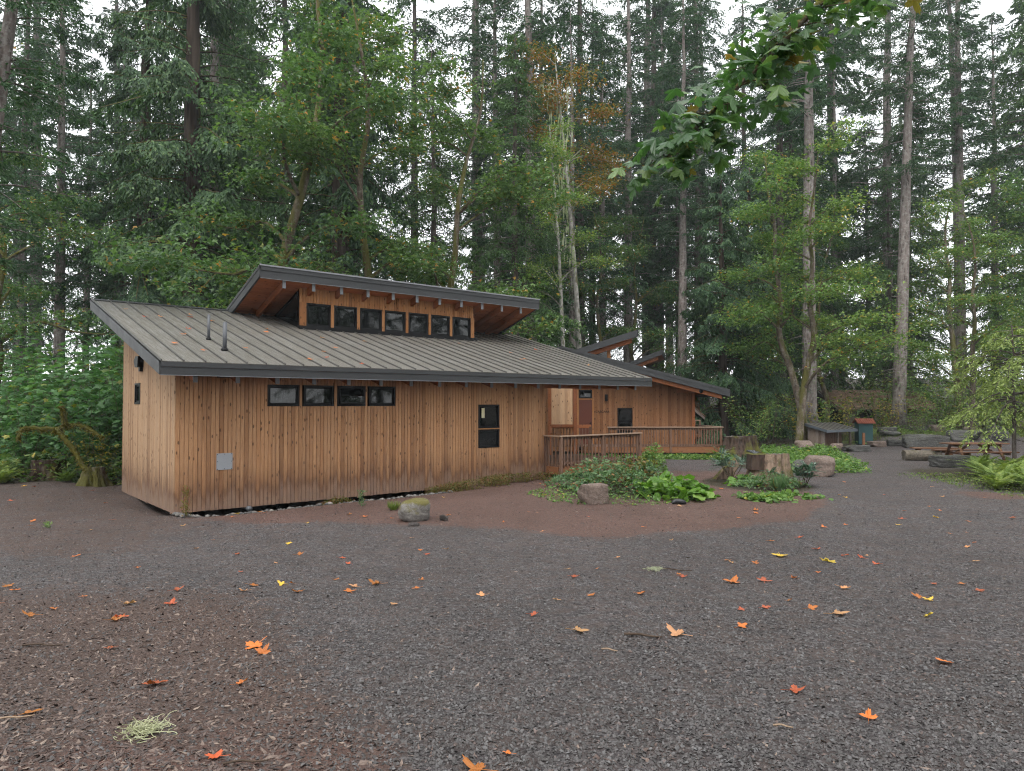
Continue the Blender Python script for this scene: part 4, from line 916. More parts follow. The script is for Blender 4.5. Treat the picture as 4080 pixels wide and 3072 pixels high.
place(mf, LOZ, P_, np.array([0, 0, -1.]) + .7 * rs.normal(size=(2600, 3)), rdir(rs, 2600), .04 + .09 * rs.random(2600) ** 2, .02)
mf.build('moss_fringe', leafmat('hanging_moss', [(0, (.06, .06, .012)), (1, (.19, .17, .045))], .3, .9), sn)

# ------------------------------------------------------------------ small structures on the right
sh = thing('lean_to_bin', 'low wooden lean-to bin with grey metal roof beside the path', 'shed', onground(15.9, 36.3), R(36))
bwm = MB().box(0, 2.6, .84, .9, 0, 1.14).build('back_wall', m_greywood, sh)
for k in range(6): link('board', board_mesh(.15, 1.0, .03, m_greywood), sh, (.0, .15 * (k + 1), .02), (0, 0, -PI / 2))
for k in range(13): link('board', board_mesh(.16, .85, .025, m_deckwood), sh, (.1 + k * .18, .45, .02))
for x in (0, 1.3, 2.52): MB().box(x, x + .09, .0, .09, 0, .92).build('post', m_greywood, sh)
MB().box(0, 2.61, .0, .08, .86, .95).build('header', m_greywood, sh)
rs_ = prism_yz(MB(), [(-.22, .90), (1.05, 1.22), (1.05, 1.16), (-.22, .84)], -.15, 2.75).build('roof', m_greywood, sh)
q = MB().box(.002, .41, 0, 1.31, 0, .012).box(-.01, .01, 0, 1.31, .012, .036, 1).mesh('roof_panel', [m_roof, m_rib])
for k in range(7): link('roof_panel', q, rs_, (-.15 + k * .4143, -.22, .905), (math.atan(.252), 0, 0))
fb = simple('slate_grey_trim', (.085, .098, .115), .5, .4, .12)
MB().box(-.17, 2.77, -.26, -.222, .78, .915).build('fascia', fb, sh)
prism_yz(MB(), [(-.26, .915), (1.06, 1.245), (1.06, 1.12), (-.26, .79)], -.19, -.152).build('rake_fascia', fb, sh); prism_yz(MB(), [(-.26, .915), (1.06, 1.245), (1.06, 1.12), (-.26, .79)], 2.752, 2.79).build('rake_fascia', fb, sh)
kz = float(gz(18.75, 38.0))
kk = thing('green_kiosk', 'tall green steel box with red tin roof right of the low bin', 'kiosk', (18.75, 38.0, kz), R(-6))
MB().box(-.36, .36, -.3, .3, .12, 1.27, ch=.01).build('cabinet', m_green, kk)
kh = 1.27
ro = prism_yz(MB(), [(-.42, kh - .02), (0, kh + .20), (.42, kh - .02), (.42, kh - .06), (0, kh + .15), (-.42, kh - .06)], -.46, .46).build('roof', m_redroof, kk)
for k in range(9): MB().bar((-.44 + k * .11, -.42, kh + .0), (-.44 + k * .11, 0, kh + .22), .02, .02).build('rib', m_redroof, ro)
MB().box(-.3, .3, -.22, .22, 0, .12).build('plinth', m_dark, kk); MB().box(-.26, .26, -.312, -.301, .3, kh - .2).build('door', m_green, kk)
tag(MB().box(-.055, .055, -.055, .055, -.2, .74, ch=.01).build('marker_post', m_rim, None, False, (18.25, 37.0, float(gz(18.25, 37.0)))), 'short orange-brown wooden post in front of the green kiosk', 'post')

def picnic(label, loc, rz, L):
    t = thing('picnic_table', label, 'picnic table', onground(*loc), rz)
    for k in range(5): MB().box(-L / 2, L / 2, -.36 + k * .146, -.36 + k * .146 + .138, .71, .75, ch=.005).build('top_plank', m_table, t)
    for s in (-1, 1):
        for k in range(2): MB().box(-L / 2, L / 2, s * .70 - .14 + k * .146, s * .70 - .14 + k * .146 + .138, .41, .45, ch=.005).build('seat_plank', m_table, t)
        x = s * (L / 2 - .38)
        for q in (-1, 1): MB().bar((x, q * .62, 0), (x, q * .22, .70), .045, .11, (1, 0, 0)).build('leg', m_table, t)
        MB().box(x + .03, x + .07, -.80, .80, .32, .409).build('seat_beam', m_table, t); MB().box(x + .03, x + .07, -.34, .34, .61, .709).build('top_beam', m_table, t)
        MB().bar((x - s * .04, 0, .38), (x - s * .62, 0, .69), .04, .09).build('brace', m_table, t)
    return t
picnic('weathered picnic table with dark legs inside the stone circle', (17.95, 27.7), R(4), 2.35)
pb = thing('plank_bench', 'low reddish plank bench between the log bench and the picnic table', 'bench', onground(17.5, 29.6), R(-9))
for k in range(3): MB().box(-.85, .85, -.21 + k * .146, -.21 + k * .146 + .138, .40, .45, ch=.005).build('seat_plank', m_table, pb)
for s in (-1, 1): MB().box(s * .6 - .06, s * .6 + .06, -.17, .17, -.05, .399).build('leg', m_table, pb)
lb = thing('log_bench', 'short hewn log bench with flat seat at the gravel path end', 'bench', onground(16.42, 28.6, -.03), R(-12))
pr = []; th = np.linspace(0, 2 * PI, 25)[:-1]
def logsec(x, r):
    y = r * np.cos(th); z = .25 + r * np.sin(th); z = np.minimum(z, .43); return np.column_stack([np.full(24, x), y, z])
xs_ = [-.66, -.64, -.5, -.44, .44, .5, .64, .66]; rsx = [.24, .27, .28, .25, .25, .28, .27, .24]
V = np.concatenate([logsec(x, r) for x, r in zip(xs_, rsx)]); V += .008 * np.random.default_rng(1).normal(size=V.shape)
i = np.arange(7)[:, None] * 24; j = np.arange(24)[None]; k = (j + 1) % 24
m_log = rockmat('weathered_log', (.05, .042, .033), (.17, .145, .115), .15, False, 2.5, (.10, .09, .03))
mb = MB().add(V, np.stack([i + j, i + k, i + 24 + k, i + 24 + j], -1).reshape(-1, 4)); s0 = mb.n; mb.n = 0; mb.add(np.zeros((0, 3)), [tuple(range(24)), tuple(range(168, 192))[::-1]]); mb.n = s0
mb.build('log', m_log, lb)

# far shingled shelter on the right
fs_ = thing('shake_roofed_shelter', 'old shelter with brown shake roof half hidden by vine maples', 'building', (24.0, 52.0, -.25), R(6))
prism_yz(MB(), [(0, 0), (4.6, 0), (4.6, 1.45), (2.3, 2.55), (0, 1.45)], .4, 6.6).build('wall', m_greywood, fs_)
MB().box(1.2, 2.6, -.03, -.004, 0, 1.35).build('opening', m_dark, fs_); prism_yz(MB(), [(.4, .0), (4.2, 0), (4.2, 1.4), (2.3, 2.3), (.4, 1.4)], .37, .396).build('gable_opening', m_dark, fs_)
for s in (1, -1):
    nC = 12
    for k in range(nC):
        a, b = k / nC, (k + 1.2) / nC; ya, yb_ = 2.3 - s * 2.95 * a, 2.3 - s * 2.95 * b; za, zb_ = 2.80 - 1.42 * a, 2.80 - 1.42 * b
        c = prism_yz(MB(), [(ya, za), (yb_, zb_ + .035), (yb_, zb_ - .015), (ya, za - .07)], -.4, 7.4).build('shake_course', m_shake, fs_)
        if s > 0:
            rr_ = random.Random(k)
            x = -.4
            while x < 7.3:
                w = rr_.uniform(.14, .32); e = rr_.uniform(-.03, .03)
                prism_yz(MB(), [(ya, za + .012), (yb_ - e, zb_ + .047 - e * .4), (yb_ - e, zb_ + .036 - e * .4), (ya, za + .002)], x, min(7.4, x + w - .012)).build('shake', m_shake, c); x += w
prism_yz(MB(), [(-.62, 1.33), (2.3, 2.74), (5.2, 1.33), (5.2, 1.2), (2.3, 2.6), (-.62, 1.2)], -.46, -.402).build('barge_board', m_greywood, fs_)
for x in (.2, 2.3, 4.5, 6.8): MB().box(x, x + .14, -.5, -.36, 0, 1.42).build('post', m_greywood, fs_)

# ------------------------------------------------------------------ trees
TM = {}
def keep(k, pair, bm_, lm_): TM[k] = (pair[0].mesh(k + '_trunk', bm_, True), pair[1].mesh(k + '_crown', lm_))
keep('fir_a', conifer(1, 40, 17, 3.8, 150, .43, 'fir', 15, 5, .21, .062, 46), b_fir, m_fir)
keep('fir_b', conifer(2, 36, 9, 3.6, 190, .36, 'fir', 14, 5, .21, .064, 40), b_fir, m_fir)
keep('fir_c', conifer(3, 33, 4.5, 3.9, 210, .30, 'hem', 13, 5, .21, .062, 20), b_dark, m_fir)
keep('cedar_a', conifer(4, 27, 1.2, 4.6, 230, .45, 'cedar', 15, 8, .19, .072, 4, .8), b_cedar, m_ced)
keep('cedar_b', conifer(5, 17, .4, 3.9, 190, .30, 'cedar', 15, 8, .18, .07, 2, .9), b_cedar, m_ced)
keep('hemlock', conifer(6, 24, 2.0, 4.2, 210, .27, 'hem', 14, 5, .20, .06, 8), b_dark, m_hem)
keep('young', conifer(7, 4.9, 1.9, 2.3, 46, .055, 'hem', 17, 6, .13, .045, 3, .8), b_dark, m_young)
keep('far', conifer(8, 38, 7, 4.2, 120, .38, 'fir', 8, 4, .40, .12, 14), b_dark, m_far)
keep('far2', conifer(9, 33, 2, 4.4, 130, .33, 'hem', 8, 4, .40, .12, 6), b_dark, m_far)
keep('maple_a', maple(11, 22, 5, 5.6, .26, 14, .19, 44), b_maple, m_maple)
keep('maple_b', maple(12, 19, 3.2, 5.2, .22, 15, .18, 44), b_maple, m_maple)
keep('maple_c', maple(13, 16, 3.0, 4.6, .20, 15, .16, 48, (.8, 0)), b_brown, m_maple_lt)
keep('alder', maple(14, 21, 8.5, 3.2, .16, 15, .13, 40, path=[(0, 0, 0), (-.2, .1, 7), (-.6, 0, 14), (-1.2, 0, 21)]), b_alder, m_maple_lt)
keep('alder_t', maple(15, 21, 12.5, 2.8, .16, 12, .14, 44, path=[(0, 0, 0), (-.25, 0, 7), (-.75, .1, 14), (-1.5, 0, 21)]), b_alder, m_autumn)
keep('vine', shrub(16, 3.6, 1.9, 15, .17, 8), b_brown, m_maple_lt)
keep('sapling', shrub(17, 4.2, 1.5, 12, .23, 10, PALM), b_brown, m_sap)
keep('sapling_b', shrub(18, 3.0, 1.5, 13, .21, 8, PALM), b_brown, m_sap)
keep('yellow_vine', shrub(19, 3.2, 1.5, 9, .16, 7), b_brown, m_yellow)
keep('under', shrub(20, 2.4, 1.7, 16, .15, 7), b_brown, m_under)
def T(kind, name, label, x, y, rz=0, s=1.0, group=None, tilt=(0, 0), cat='tree'): return tree(name, label, *TM[kind], (x, y), rz, s, group, tilt, cat)
# trunks one can follow in the photograph
T('fir_a', 'fir_tree', 'pale grey fir trunk leaning right beside the shake-roofed shelter', 26.0, 48, .4, 1.0, tilt=(0, R(2.7)))
T('fir_a', 'fir_tree', 'thick furrowed fir trunk right behind the twin mossy maple stems', 19.2, 46, 2.2, 1.06, tilt=(0, R(.5)))
T('fir_a', 'fir_tree', 'tall straight fir trunk at right behind the young hemlock', 34.0, 54, 3.9, 1.05, tilt=(0, R(.4)))
T('fir_b', 'fir_tree', 'slim dark fir between the furrowed and the leaning fir trunks', 27.2, 60, .9, .9)
T('fir_a', 'fir_tree', 'reddish-brown fir trunk rising behind the second cabin eave', 11.9, 50, 5.0, .82, tilt=(0, R(.6)))
T('fir_b', 'fir_tree', 'lichen-flecked fir trunk left of the two white alder stems', 3.95, 46, 1.2, .78, tilt=(0, R(-.6)))
T('fir_a', 'fir_tree', 'grey fir trunk right of the white alder stems behind the cabins', 7.15, 56, 2.9, .84)
T('fir_b', 'fir_tree', 'tall fir trunk showing near the top centre above the clerestory roof', -1.0, 52, 4.4, 1.05)
T('fir_b', 'fir_tree', 'dark branchy fir with straight trunk left of the near cabin', -24.2, 38, 3.3, .84)
T('fir_b', 'fir_tree', 'thin fir pole just right of the dark branchy fir at left', -26.4, 44, .2, .66)
T('fir_c', 'fir_tree', 'dark fir at the left picture edge with drooping boughs', -26.5, 33, 1.9, .85)
T('fir_b', 'fir_tree', 'leaning dark fir stem entering at the top left corner', -13.6, 17.0, 2.6, .62, tilt=(0, R(7)))
T('fir_c', 'fir_tree', 'slender dark fir right of the reddish-brown trunk above the second cabin', 14.5, 62, 4, .9)
T('fir_c', 'fir_tree', 'slender dark fir left of the reddish-brown trunk above the second cabin', 10.9, 66, 2, 1.0)
T('fir_b', 'fir_tree', 'dark fir trunk close to the right picture edge behind the maples', 41.5, 61, 1.1, 1.0)
T('cedar_a', 'cedar_tree', 'huge dark cedar with drooping sprays behind the left roof end', -14.6, 32.5, 0, 1.2)
T('cedar_a', 'cedar_tree', 'dense cedar behind the middle of the clerestory roof', -8.4, 35, 2.0, 1.2)
T('cedar_a', 'cedar_tree', 'cedar half hidden left of the huge dark cedar', -21.0, 40, 4.0, 1.15)
T('cedar_b', 'cedar_tree', 'bushy dark cedar directly right of the second cabin eave', 12.6, 42.5, .5, .98)
T('cedar_b', 'cedar_tree', 'bushy cedar between the second cabin and the twin mossy maples', 15.2, 46.5, 2.6, 1.06)
T('hemlock', 'hemlock_tree', 'hemlock with sweeping boughs at the right end of the clerestory roof', .2, 37, .3, .92)
T('hemlock', 'hemlock_tree', 'hemlock rising behind the clerestory roof left of centre', -4.6, 43, 2.3, 1.0)
T('hemlock', 'hemlock_tree', 'hemlock behind the twin mossy maple stems', 21.5, 55, 4.1, .9)
T('hemlock', 'hemlock_tree', 'hemlock in the gap left of the clerestory roof peak', -13.8, 45, 5.2, 1.05)
T('hemlock', 'hemlock_tree', 'hemlock behind the leaning fir trunk on the right', 30.0, 56, 1.2, .85)
T('maple_a', 'maple_tree', 'tall mossy maple with long left-reaching limbs above the clerestory peak', -9.6, 27.5, 1.0, .98)
T('maple_b', 'maple_tree', 'leafy maple with reddish trunk behind the clerestory roof', -5.9, 28.5, 2.4, .98)
T('maple_b', 'maple_tree', 'gnarled mossy many-limbed maple behind the clerestory roof centre', -2.1, 32.5, 4.2, .95)
T('maple_a', 'maple_tree', 'maple hanging in at the far left picture edge', -18.8, 26.0, 3.0, .72)
T('alder_t', 'alder_tree', 'white alder with lichen-draped turning crown behind the second cabin ridge', 3.75, 38, .2, 1.0)
T('alder', 'alder_tree', 'thin white alder stem left of the lichen-draped alder', 2.75, 36, .4, .78)
T('maple_c', 'maple_tree', 'left stem of the twin mossy maples beside the low bin', 14.7, 36.6, .2, .95, tilt=(0, R(-2.5)))
T('maple_c', 'maple_tree', 'right darker stem of the twin mossy maples beside the low bin', 15.6, 37.6, 2.9, .98)
T('maple_c', 'maple_tree', 'bent mossy maple between the two tall fir trunks at right', 26.8, 41.5, 4.1, .8)
T('maple_b', 'maple_tree', 'big leafy maple filling the right picture edge', 29.5, 38, 5.4, .92)
T('maple_c', 'maple_tree', 'leafy maple high at right between the tall fir trunks', 31.5, 50, 1.2, 1.1)
T('maple_a', 'maple_tree', 'maple in the wood behind the bushy cedars', 17.5, 54, .7, .9)
T('maple_b', 'maple_tree', 'maple in the wood behind the second cabin ridge', 6.0, 48, 2.2, .8)
T('maple_b', 'maple_tree', 'broad maple in the wood left of the leaning fir', 22.5, 51, 3.7, .85)
T('maple_c', 'maple_tree', 'light green maple in the wood right of the leaning fir', 36.0, 52, 5.1, 1.0)
T('maple_a', 'maple_tree', 'maple in the wood at the far right behind the terrace', 41.0, 49, 1.9, .8)
T('maple_b', 'maple_tree', 'maple seen between the white alders and the reddish-brown fir', 9.2, 53, 4.9, .85)
T('young', 'young_hemlock', 'bright young hemlock above the ferns at the right edge', 16.9, 24.0, .6, 1.0, cat='tree')
rng = np.random.default_rng(77)
k = 0
for (x, y) in [(-38, 55), (-20, 52), (-11, 50), (-7, 58), (2, 60), (16, 70), (22, 66), (38, 66), (46, 58), (44, 50), (-17, 60), (9, 60), (-24, 62), (-12, 41), (-18, 46), (5, 52), (28, 64), (-3, 56), (18, 52), (24, 58), (33, 61), (13, 64), (39, 54), (1, 50), (-22, 56), (36, 70), (20, 74), (8, 70)]:
    T(('fir_c', 'hemlock', 'fir_b')[k % 3], 'wood_conifer', 'tall conifer standing among others in the middle of the wood', x + rng.normal(), y + rng.normal(), k * 1.3, 1.15 + .35 * rng.random(), 'conifers in the wood behind the cabins'); k += 1
for (a, y, n) in ((-.82, 72, 7), (-.86, 92, 9), (-.9, 115, 7)):
    for q in range(n):
        x = (a + (-2 * a) * (q + .3 + .4 * rng.random()) / n) * y
        T(('far', 'far2')[k % 2], 'far_conifer', 'hazy dark conifer in the far wood behind everything else', x, y + rng.uniform(-4, 4), k * 2.1, 1.35 + .45 * rng.random(), 'conifers of the far wood'); k += 1
for q, (x, y, s) in enumerate([(-30, -14, 1.0), (-22, -22, 1.1), (-14, -26, 1.0), (-6, -24, 1.1), (3, -28, 1.0), (11, -24, 1.05), (19, -21, 1.0), (28, -16, 1.1), (-26, -32, 1.2), (-10, -36, 1.2), (7, -38, 1.2), (22, -34, 1.1), (-34, -2, 1.0), (33, 0, 1.1), (31, 12, 1.0), (37, 6, 1.1), (29, 5, .9), (36, 15, 1.0), (44, 10, 1.1), (42, 1, 1.1), (26, -6, 1.0), (34, 20, .95)]):
    T(('fir_c', 'hemlock', 'fir_b')[q % 3], 'clearing_conifer', 'tall conifer across the clearing, mirrored in the cabin windows', x, y, q * 1.9, s, 'conifers across the clearing')
ORD = ['first', 'second', 'third', 'fourth', 'fifth', 'sixth', 'seventh', 'eighth', 'ninth', 'tenth', 'eleventh', 'twelfth', 'thirteenth', 'fourteenth', 'fifteenth', 'sixteenth', 'seventeenth', 'eighteenth', 'nineteenth', 'twentieth']
def ranked(lst): k = sorted(range(len(lst)), key=lambda i: lst[i][0] / lst[i][1]); return {i: ORD[k.index(i)] for i in range(len(lst))}
for q, (x, y, s) in enumerate([(-62, 82, 1.3), (-53, 76, 1.2), (-47, 86, 1.4), (-38, 78, 1.2), (-33, 70, 1.0)]):
    T('far2', 'far_conifer', 'hazy dark conifer in the far wood behind everything else', x, y, q * 1.1, s, 'conifers of the far wood')
# saplings and shrubs
rng = np.random.default_rng(5)
spots = [(-11.9, 22.4, 'sapling', 1.1), (-13.6, 23.2, 'sapling', 1.0), (-15.4, 22.4, 'sapling', .95), (-17.2, 23.5, 'sapling', .9), (-12.6, 21.2, 'sapling_b', .85), (-14.6, 21.4, 'sapling_b', .8), (-16.4, 21.0, 'sapling_b', .85), (-11.2, 24.6, 'sapling', 1.05), (-13.0, 26.0, 'sapling', 1.25), (-16.5, 26.0, 'sapling', 1.2), (-19.0, 27.5, 'sapling', 1.1), (-18.4, 21.8, 'sapling_b', .9), (-10.9, 21.0, 'sapling_b', .7), (-21, 30, 'sapling', 1.3), (-15.5, 29.5, 'sapling', 1.3)]; rk = ranked(spots)
for q, (x, y, kd, s) in enumerate(spots):
    T(kd, 'maple_sapling', 'broad-leaved maple sapling, %s from the left in the thicket beside the cabin' % rk[q], x, y, q * 1.7, s, 'maple saplings left of the cabin', cat='shrub')
T('yellow_vine', 'vine_maple', 'yellow-leaved vine maple behind the mossy bent snag', -11.7, 20.2, .5, .62, cat='shrub')
T('yellow_vine', 'vine_maple', 'tall yellow-green vine maple between the twin maples and leaning fir', 19.6, 42.5, 2.2, 1.0, cat='shrub')
T('yellow_vine', 'vine_maple', 'yellowish vine maple overhanging the low bin roof', 15.8, 38.9, 1.2, .95, cat='shrub')
T('yellow_vine', 'vine_maple', 'yellow-tinged vine maple beside the leaning fir base', 24.4, 46.2, 3.2, .85, cat='shrub')
spots = [(14.0, 38.5, .9), (17.3, 41.0, .8), (27.6, 46.5, 1.1), (29.4, 47.6, 1.25), (31.2, 47, 1.1), (33.6, 48, 1.3), (16.8, 46, 1.3), (35.5, 46, 1.2), (28, 51, 1.5), (13.5, 43, .9), (32.2, 43, 1.0), (18.2, 47.5, 1.3), (23.2, 40.6, .45), (12.3, 36.6, .8)]; rk = ranked(spots)
for q, (x, y, s) in enumerate(spots):
    T('vine', 'vine_maple', 'light green vine maple bush, %s from the left in the right understory' % rk[q], x, y, q * 2.1, s, 'vine maples of the right understory', cat='shrub')
for q in range(34):
    x, y = ((rng.uniform(-32, -11), rng.uniform(27, 44)) if q < 12 else (rng.uniform(-8, 12), rng.uniform(48, 60)) if q < 20 else (rng.uniform(12, 46), rng.uniform(50, 64)))
    T('under', 'understory_shrub', 'dark green shrub in the shade under the trees', x, y, q * 1.3, rng.uniform(1.3, 2.4), 'shrubs under the trees', cat='shrub')

# overhanging branch of a maple whose trunk stands right of the picture
om = thing('overhanging_maple', 'large-leaved maple branch hanging in from the top right', 'tree', onground(8.6, 6.2, -.05))
r_ = np.random.default_rng(21); tp_ = MB(); tp_.tube(spline([(0, 0, 0), (.1, .1, 3), (-.1, .2, 6.5), (.2, 0, 11)], 14), np.linspace(.26, .12, 14), 12); tp_.build('trunk', b_maple, om, True)
bx_, by_, bz_ = 8.6, 6.2, -.05 + float(gz(8.6, 6.2))
W_ = lambda l: [(x - bx_, y - by_, z - bz_) for x, y, z in l]
main = spline(W_([(8.6, 6.3, 8.2), (6.2, 6.7, 7.5), (4.3, 6.9, 6.5), (3.1, 7.0, 5.6), (2.7, 7.0, 5.2), (2.25, 7.0, 4.75), (1.75, 7.0, 4.25), (1.45, 7.0, 3.95)]), 40)
brm = MB(); brm.tube(main, np.linspace(.07, .008, 40), 8); lf = MB(); PP = []; DD = []; SS = []
for k in range(64):
    i_ = int(11 + 28 * ((k + r_.random()) / 64)); c = main[i_]; a = r_.random() * 2 * PI; l = r_.uniform(.08, .46) * (1 if i_ < 32 else .55)
    e = c + np.array([math.cos(a) * l, math.sin(a) * l, r_.uniform(-.35, .18) * l]); brm.tube([c, (c + e) / 2 + [0, 0, .03], e], [.009, .006, .004], 4, cap=False)
    for q in range(7):
        o = np.array([r_.normal(), r_.normal(), .2 * r_.normal() - .55]); p = e + r_.normal(size=3) * [.16, .16, .11]; PP.append(p); DD.append(o); SS.append(r_.uniform(.15, .27))
PP = np.array(PP); n = len(PP)
place(lf, PALM2, PP, np.array(DD), np.array([0, -.35, 1]) + .38 * r_.normal(size=(n, 3)), np.array(SS), np.array(SS))
brm.build('branch', b_maple, om, True)
m_near = leafmat('near_maple_leaves', [(0, (.040, .10, .034)), (.6, (.075, .16, .055)), (.9, (.14, .23, .06)), (.96, (.2, .19, .04)), (1, (.28, .13, .03))], .45, .3, hueobj=.02, spec=.5)
lf.build('leaves', m_near, om)

# lichen draped over the alder crown
li = MB(); r_ = np.random.default_rng(31); n = 130
z = 9 + 10 * r_.random(n) ** .8; P_ = np.column_stack([3.5 - 1.35 * (z / 20) ** 1.3 + .35 * r_.normal(size=n) * (z / 15), 37.6 + .3 * r_.normal(size=n), z])
place(li, LOZ, P_, np.array([0, 0, -1.]) + .08 * r_.normal(size=(n, 3)), np.array([0, -1., 0]) + .3 * r_.normal(size=(n, 3)), .35 + 1.0 * r_.random(n) ** 2, .05 + .05 * r_.random(n))
tag(li.build('hanging_lichen', m_lichen, None), 'pale green lichen beards hanging over the white alder crown', None, None, 'stuff')

# ------------------------------------------------------------------ low plants
def dome(cx, cy, rx, ry, p=.5):
    def f(rng, n):
        a = rng.random(n) * 2 * PI; r = np.sqrt(rng.random(n)); h = (1 - r * r) ** p * (.35 + .65 * rng.random(n)) * (.45 + 1.1 * vnoise((cx + rx * r * np.cos(a)) * 2.6, (cy + ry * r * np.sin(a)) * 2.6, 17)); r = r * (.78 + .45 * vnoise(a * 2.2, a * 0 + cx, 6)); return cx + rx * r * np.cos(a), cy + ry * r * np.sin(a), h
    return f
def area(x0, x1, y0, y1, dens=None):
    def f(rng, n):
        x = rng.uniform(x0, x1, n); y = rng.uniform(y0, y1, n); k = vnoise(x * 1.3, y * 1.3, 9) > (dens or .35); return x[k], y[k], rng.random(k.sum()) ** 2
    return f
def strip(a, b, w):
    def f(rng, n):
        t = rng.random(n); u = rng.normal(size=n) * w * .45; dx, dy = b[0] - a[0], b[1] - a[1]; l = math.hypot(dx, dy)
        k = vnoise(t * 9, u * 2 + 5, 4) > .28; return (a[0] + dx * t - dy / l * u)[k], (a[1] + dy * t + dx / l * u)[k], rng.random(k.sum())
    return f
def lowplant(name, label, cat, mb, m, kind=None): return tag(mb.build(name, m), label, None if kind else cat, None, kind)
lowplant('bramble_mound', 'tangled green bramble mound at the foot of the ramp railing', 'bush', patch(1, 4200, dome(2.75, 18.7, 1.75, 1.5), .085, .50), m_bush)
lowplant('bramble_skirt', 'low green creepers spreading around the bramble mound', 'ground cover', patch(2, 1800, dome(2.3, 17.5, 2.0, 1.5, .3), .06, .10), m_cover, 'stuff')
lowplant('dry_stems', 'rusty dry stems woven through the bramble mound', 'stems', patch(3, 500, dome(3.2, 18.6, 1.0, .9), .10, .55, LOZ), m_weed, 'stuff')
lowplant('leafy_shrub', 'small upright light green shrub behind the bramble mound', 'shrub', patch(4, 900, dome(4.45, 22.6, .42, .4, .35), .085, .78), m_cover)
lowplant('broad_leaved_plant', 'bright green clump of very broad ruffled leaves right of the mound', 'plant', patch(5, 230, dome(4.0, 17.25, .85, .7, .5), .21, .50, RND, .42), m_big)
lowplant('broad_leaved_plant', 'small broad-leaved clump left of the cut stump', 'plant', patch(6, 70, dome(6.45, 19.8, .45, .4, .5), .17, .30, RND, .42), m_big)
lowplant('stump_creeper', 'green creepers growing over the foot of the cut stump', 'plant', patch(7, 1500, dome(7.0, 19.5, .95, .85, .4), .075, .34), m_bush)
lowplant('trailing_cover', 'fresh green trailing leaves in front of the cut stump bed', None, patch(8, 1100, strip((5.55, 16.75), (7.2, 17.5), .55), .10, .10, RND), m_cover, 'stuff')
def grape(seed, label, x, y, h, nst):
    r = np.random.default_rng(seed); st = MB(); lv = MB()
    for k in range(nst):
        a = r.random() * 2 * PI; s = h * r.uniform(.35, .7); top = np.array([.28 * math.cos(a) * h, .28 * math.sin(a) * h, s]); st.tube([(0, 0, 0), top * .5 + r.normal(size=3) * .03, top], .009, 4, cap=False)
        for q in range(6):
            aa = a + q * 1.1 + r.normal() * .3; el = r.uniform(.1, 1.1); o = np.array([math.cos(aa) * math.cos(el), math.sin(aa) * math.cos(el), math.sin(el)]); L = h * r.uniform(.3, .5); t = np.linspace(.15, 1, 8)
            c = top + o * (L * t)[:, None]; c[:, 2] -= .25 * L * t * t; d = unit(np.gradient(c, axis=0)); sd = unit(np.cross(d, [0, 0, 1.]))
            for sg in (1, -1): place(lv, LOZ, c, sd * sg + .3 * d, np.cross(sd, d) + .2 * r.normal(size=c.shape), .085, .045)
    o = thing('oregon_grape', label, 'shrub', onground(x, y)); st.build('stems', b_brown, o); lv.build('leaves', m_grape, o)
grape(1, 'tall glossy dark-leaved shrub left of the cut stump', 6.45, 20.9, 1.15, 8); grape(2, 'glossy dark-leaved shrub with red leaves right of the cut stump', 8.05, 19.6, .72, 9); grape(3, 'small glossy shrub in front of the cut stump notch', 7.15, 19.9, .62, 4)
gm = MB(); r_ = np.random.default_rng(8); n = 260; a = r_.random(n) * 2 * PI; o = np.column_stack([np.cos(a) * .5, np.sin(a) * .5, np.ones(n)]) + .15 * r_.normal(size=(n, 3))
place(gm, LOZ, np.column_stack([.09 * np.cos(a), .09 * np.sin(a), 0 * a]), o, np.column_stack([np.cos(a), np.sin(a), 0 * a - .3]), .3 + .28 * r_.random(n), .014)
tag(gm.build('grass_tuft', m_bush, None, False, onground(7.0, 18.75)), 'long-bladed grass tuft in front of the cut stump', 'grass')
gm = MB(); o[:, 2] *= .7; place(gm, LOZ, np.column_stack([.05 * np.cos(a), .05 * np.sin(a), 0 * a]), o, np.column_stack([np.cos(a), np.sin(a), 0 * a - .3]), .12 + .12 * r_.random(n), .012)
tag(gm.build('grass_tuft', m_grass, None, False, onground(-2.55, 15.4)), 'small yellow-green grass tuft beside the cobbles behind the mossy boulder', 'grass')
for q, (x, y, lab) in enumerate(((-8.5, 13.1, 'tiny green weed sprouting on the gravel left of the cabin corner'), (-6.55, 14.35, 'spindly weed growing at the near cabin corner'), (-3.35, 15.9, 'leafy green weed under the cabin wall beside the cobbles'))):
    h = (.10, .62, .34)[q]; w_ = MB(); n = (30, 130, 90)[q]; a = r_.random(n) * 2 * PI; zz_ = h * r_.random(n); place(w_, LOZ, np.column_stack([.035 * r_.normal(size=n), .035 * r_.normal(size=n), zz_]), np.column_stack([np.cos(a), np.sin(a), .8 + 0 * a]), rdir(r_, n), .05 + .05 * r_.random(n), .02)
    for _ in range(4): w_.tube([(0, 0, -.02), (.03 * r_.normal(), .03 * r_.normal(), h * .6), (.05 * r_.normal(), .05 * r_.normal(), h)], .004, 3, cap=False)
    tag(w_.build('weed', (m_cover, m_weed, m_bush)[q], None, False, onground(x, y)), lab, 'weed')
ex1 = lambda lx, ly: (B1[0] + lx * _c - ly * _s, B1[1] + lx * _s + ly * _c)
lowplant('wall_weeds', 'low yellow and rust weeds along the foot of the cabin wall', None, patch(11, 9000, strip(ex1(6.1, -.36), ex1(11.0, -.45), .55), .042, .26, TRI3, .8), m_weed, 'stuff')
lowplant('red_wall_weeds', 'reddish weed patch by the cobbles under the cabin wall', None, patch(12, 700, dome(*ex1(3.4, -.45), .45, .3, .4), .04, .20, TRI3, .8), m_weed, 'stuff')
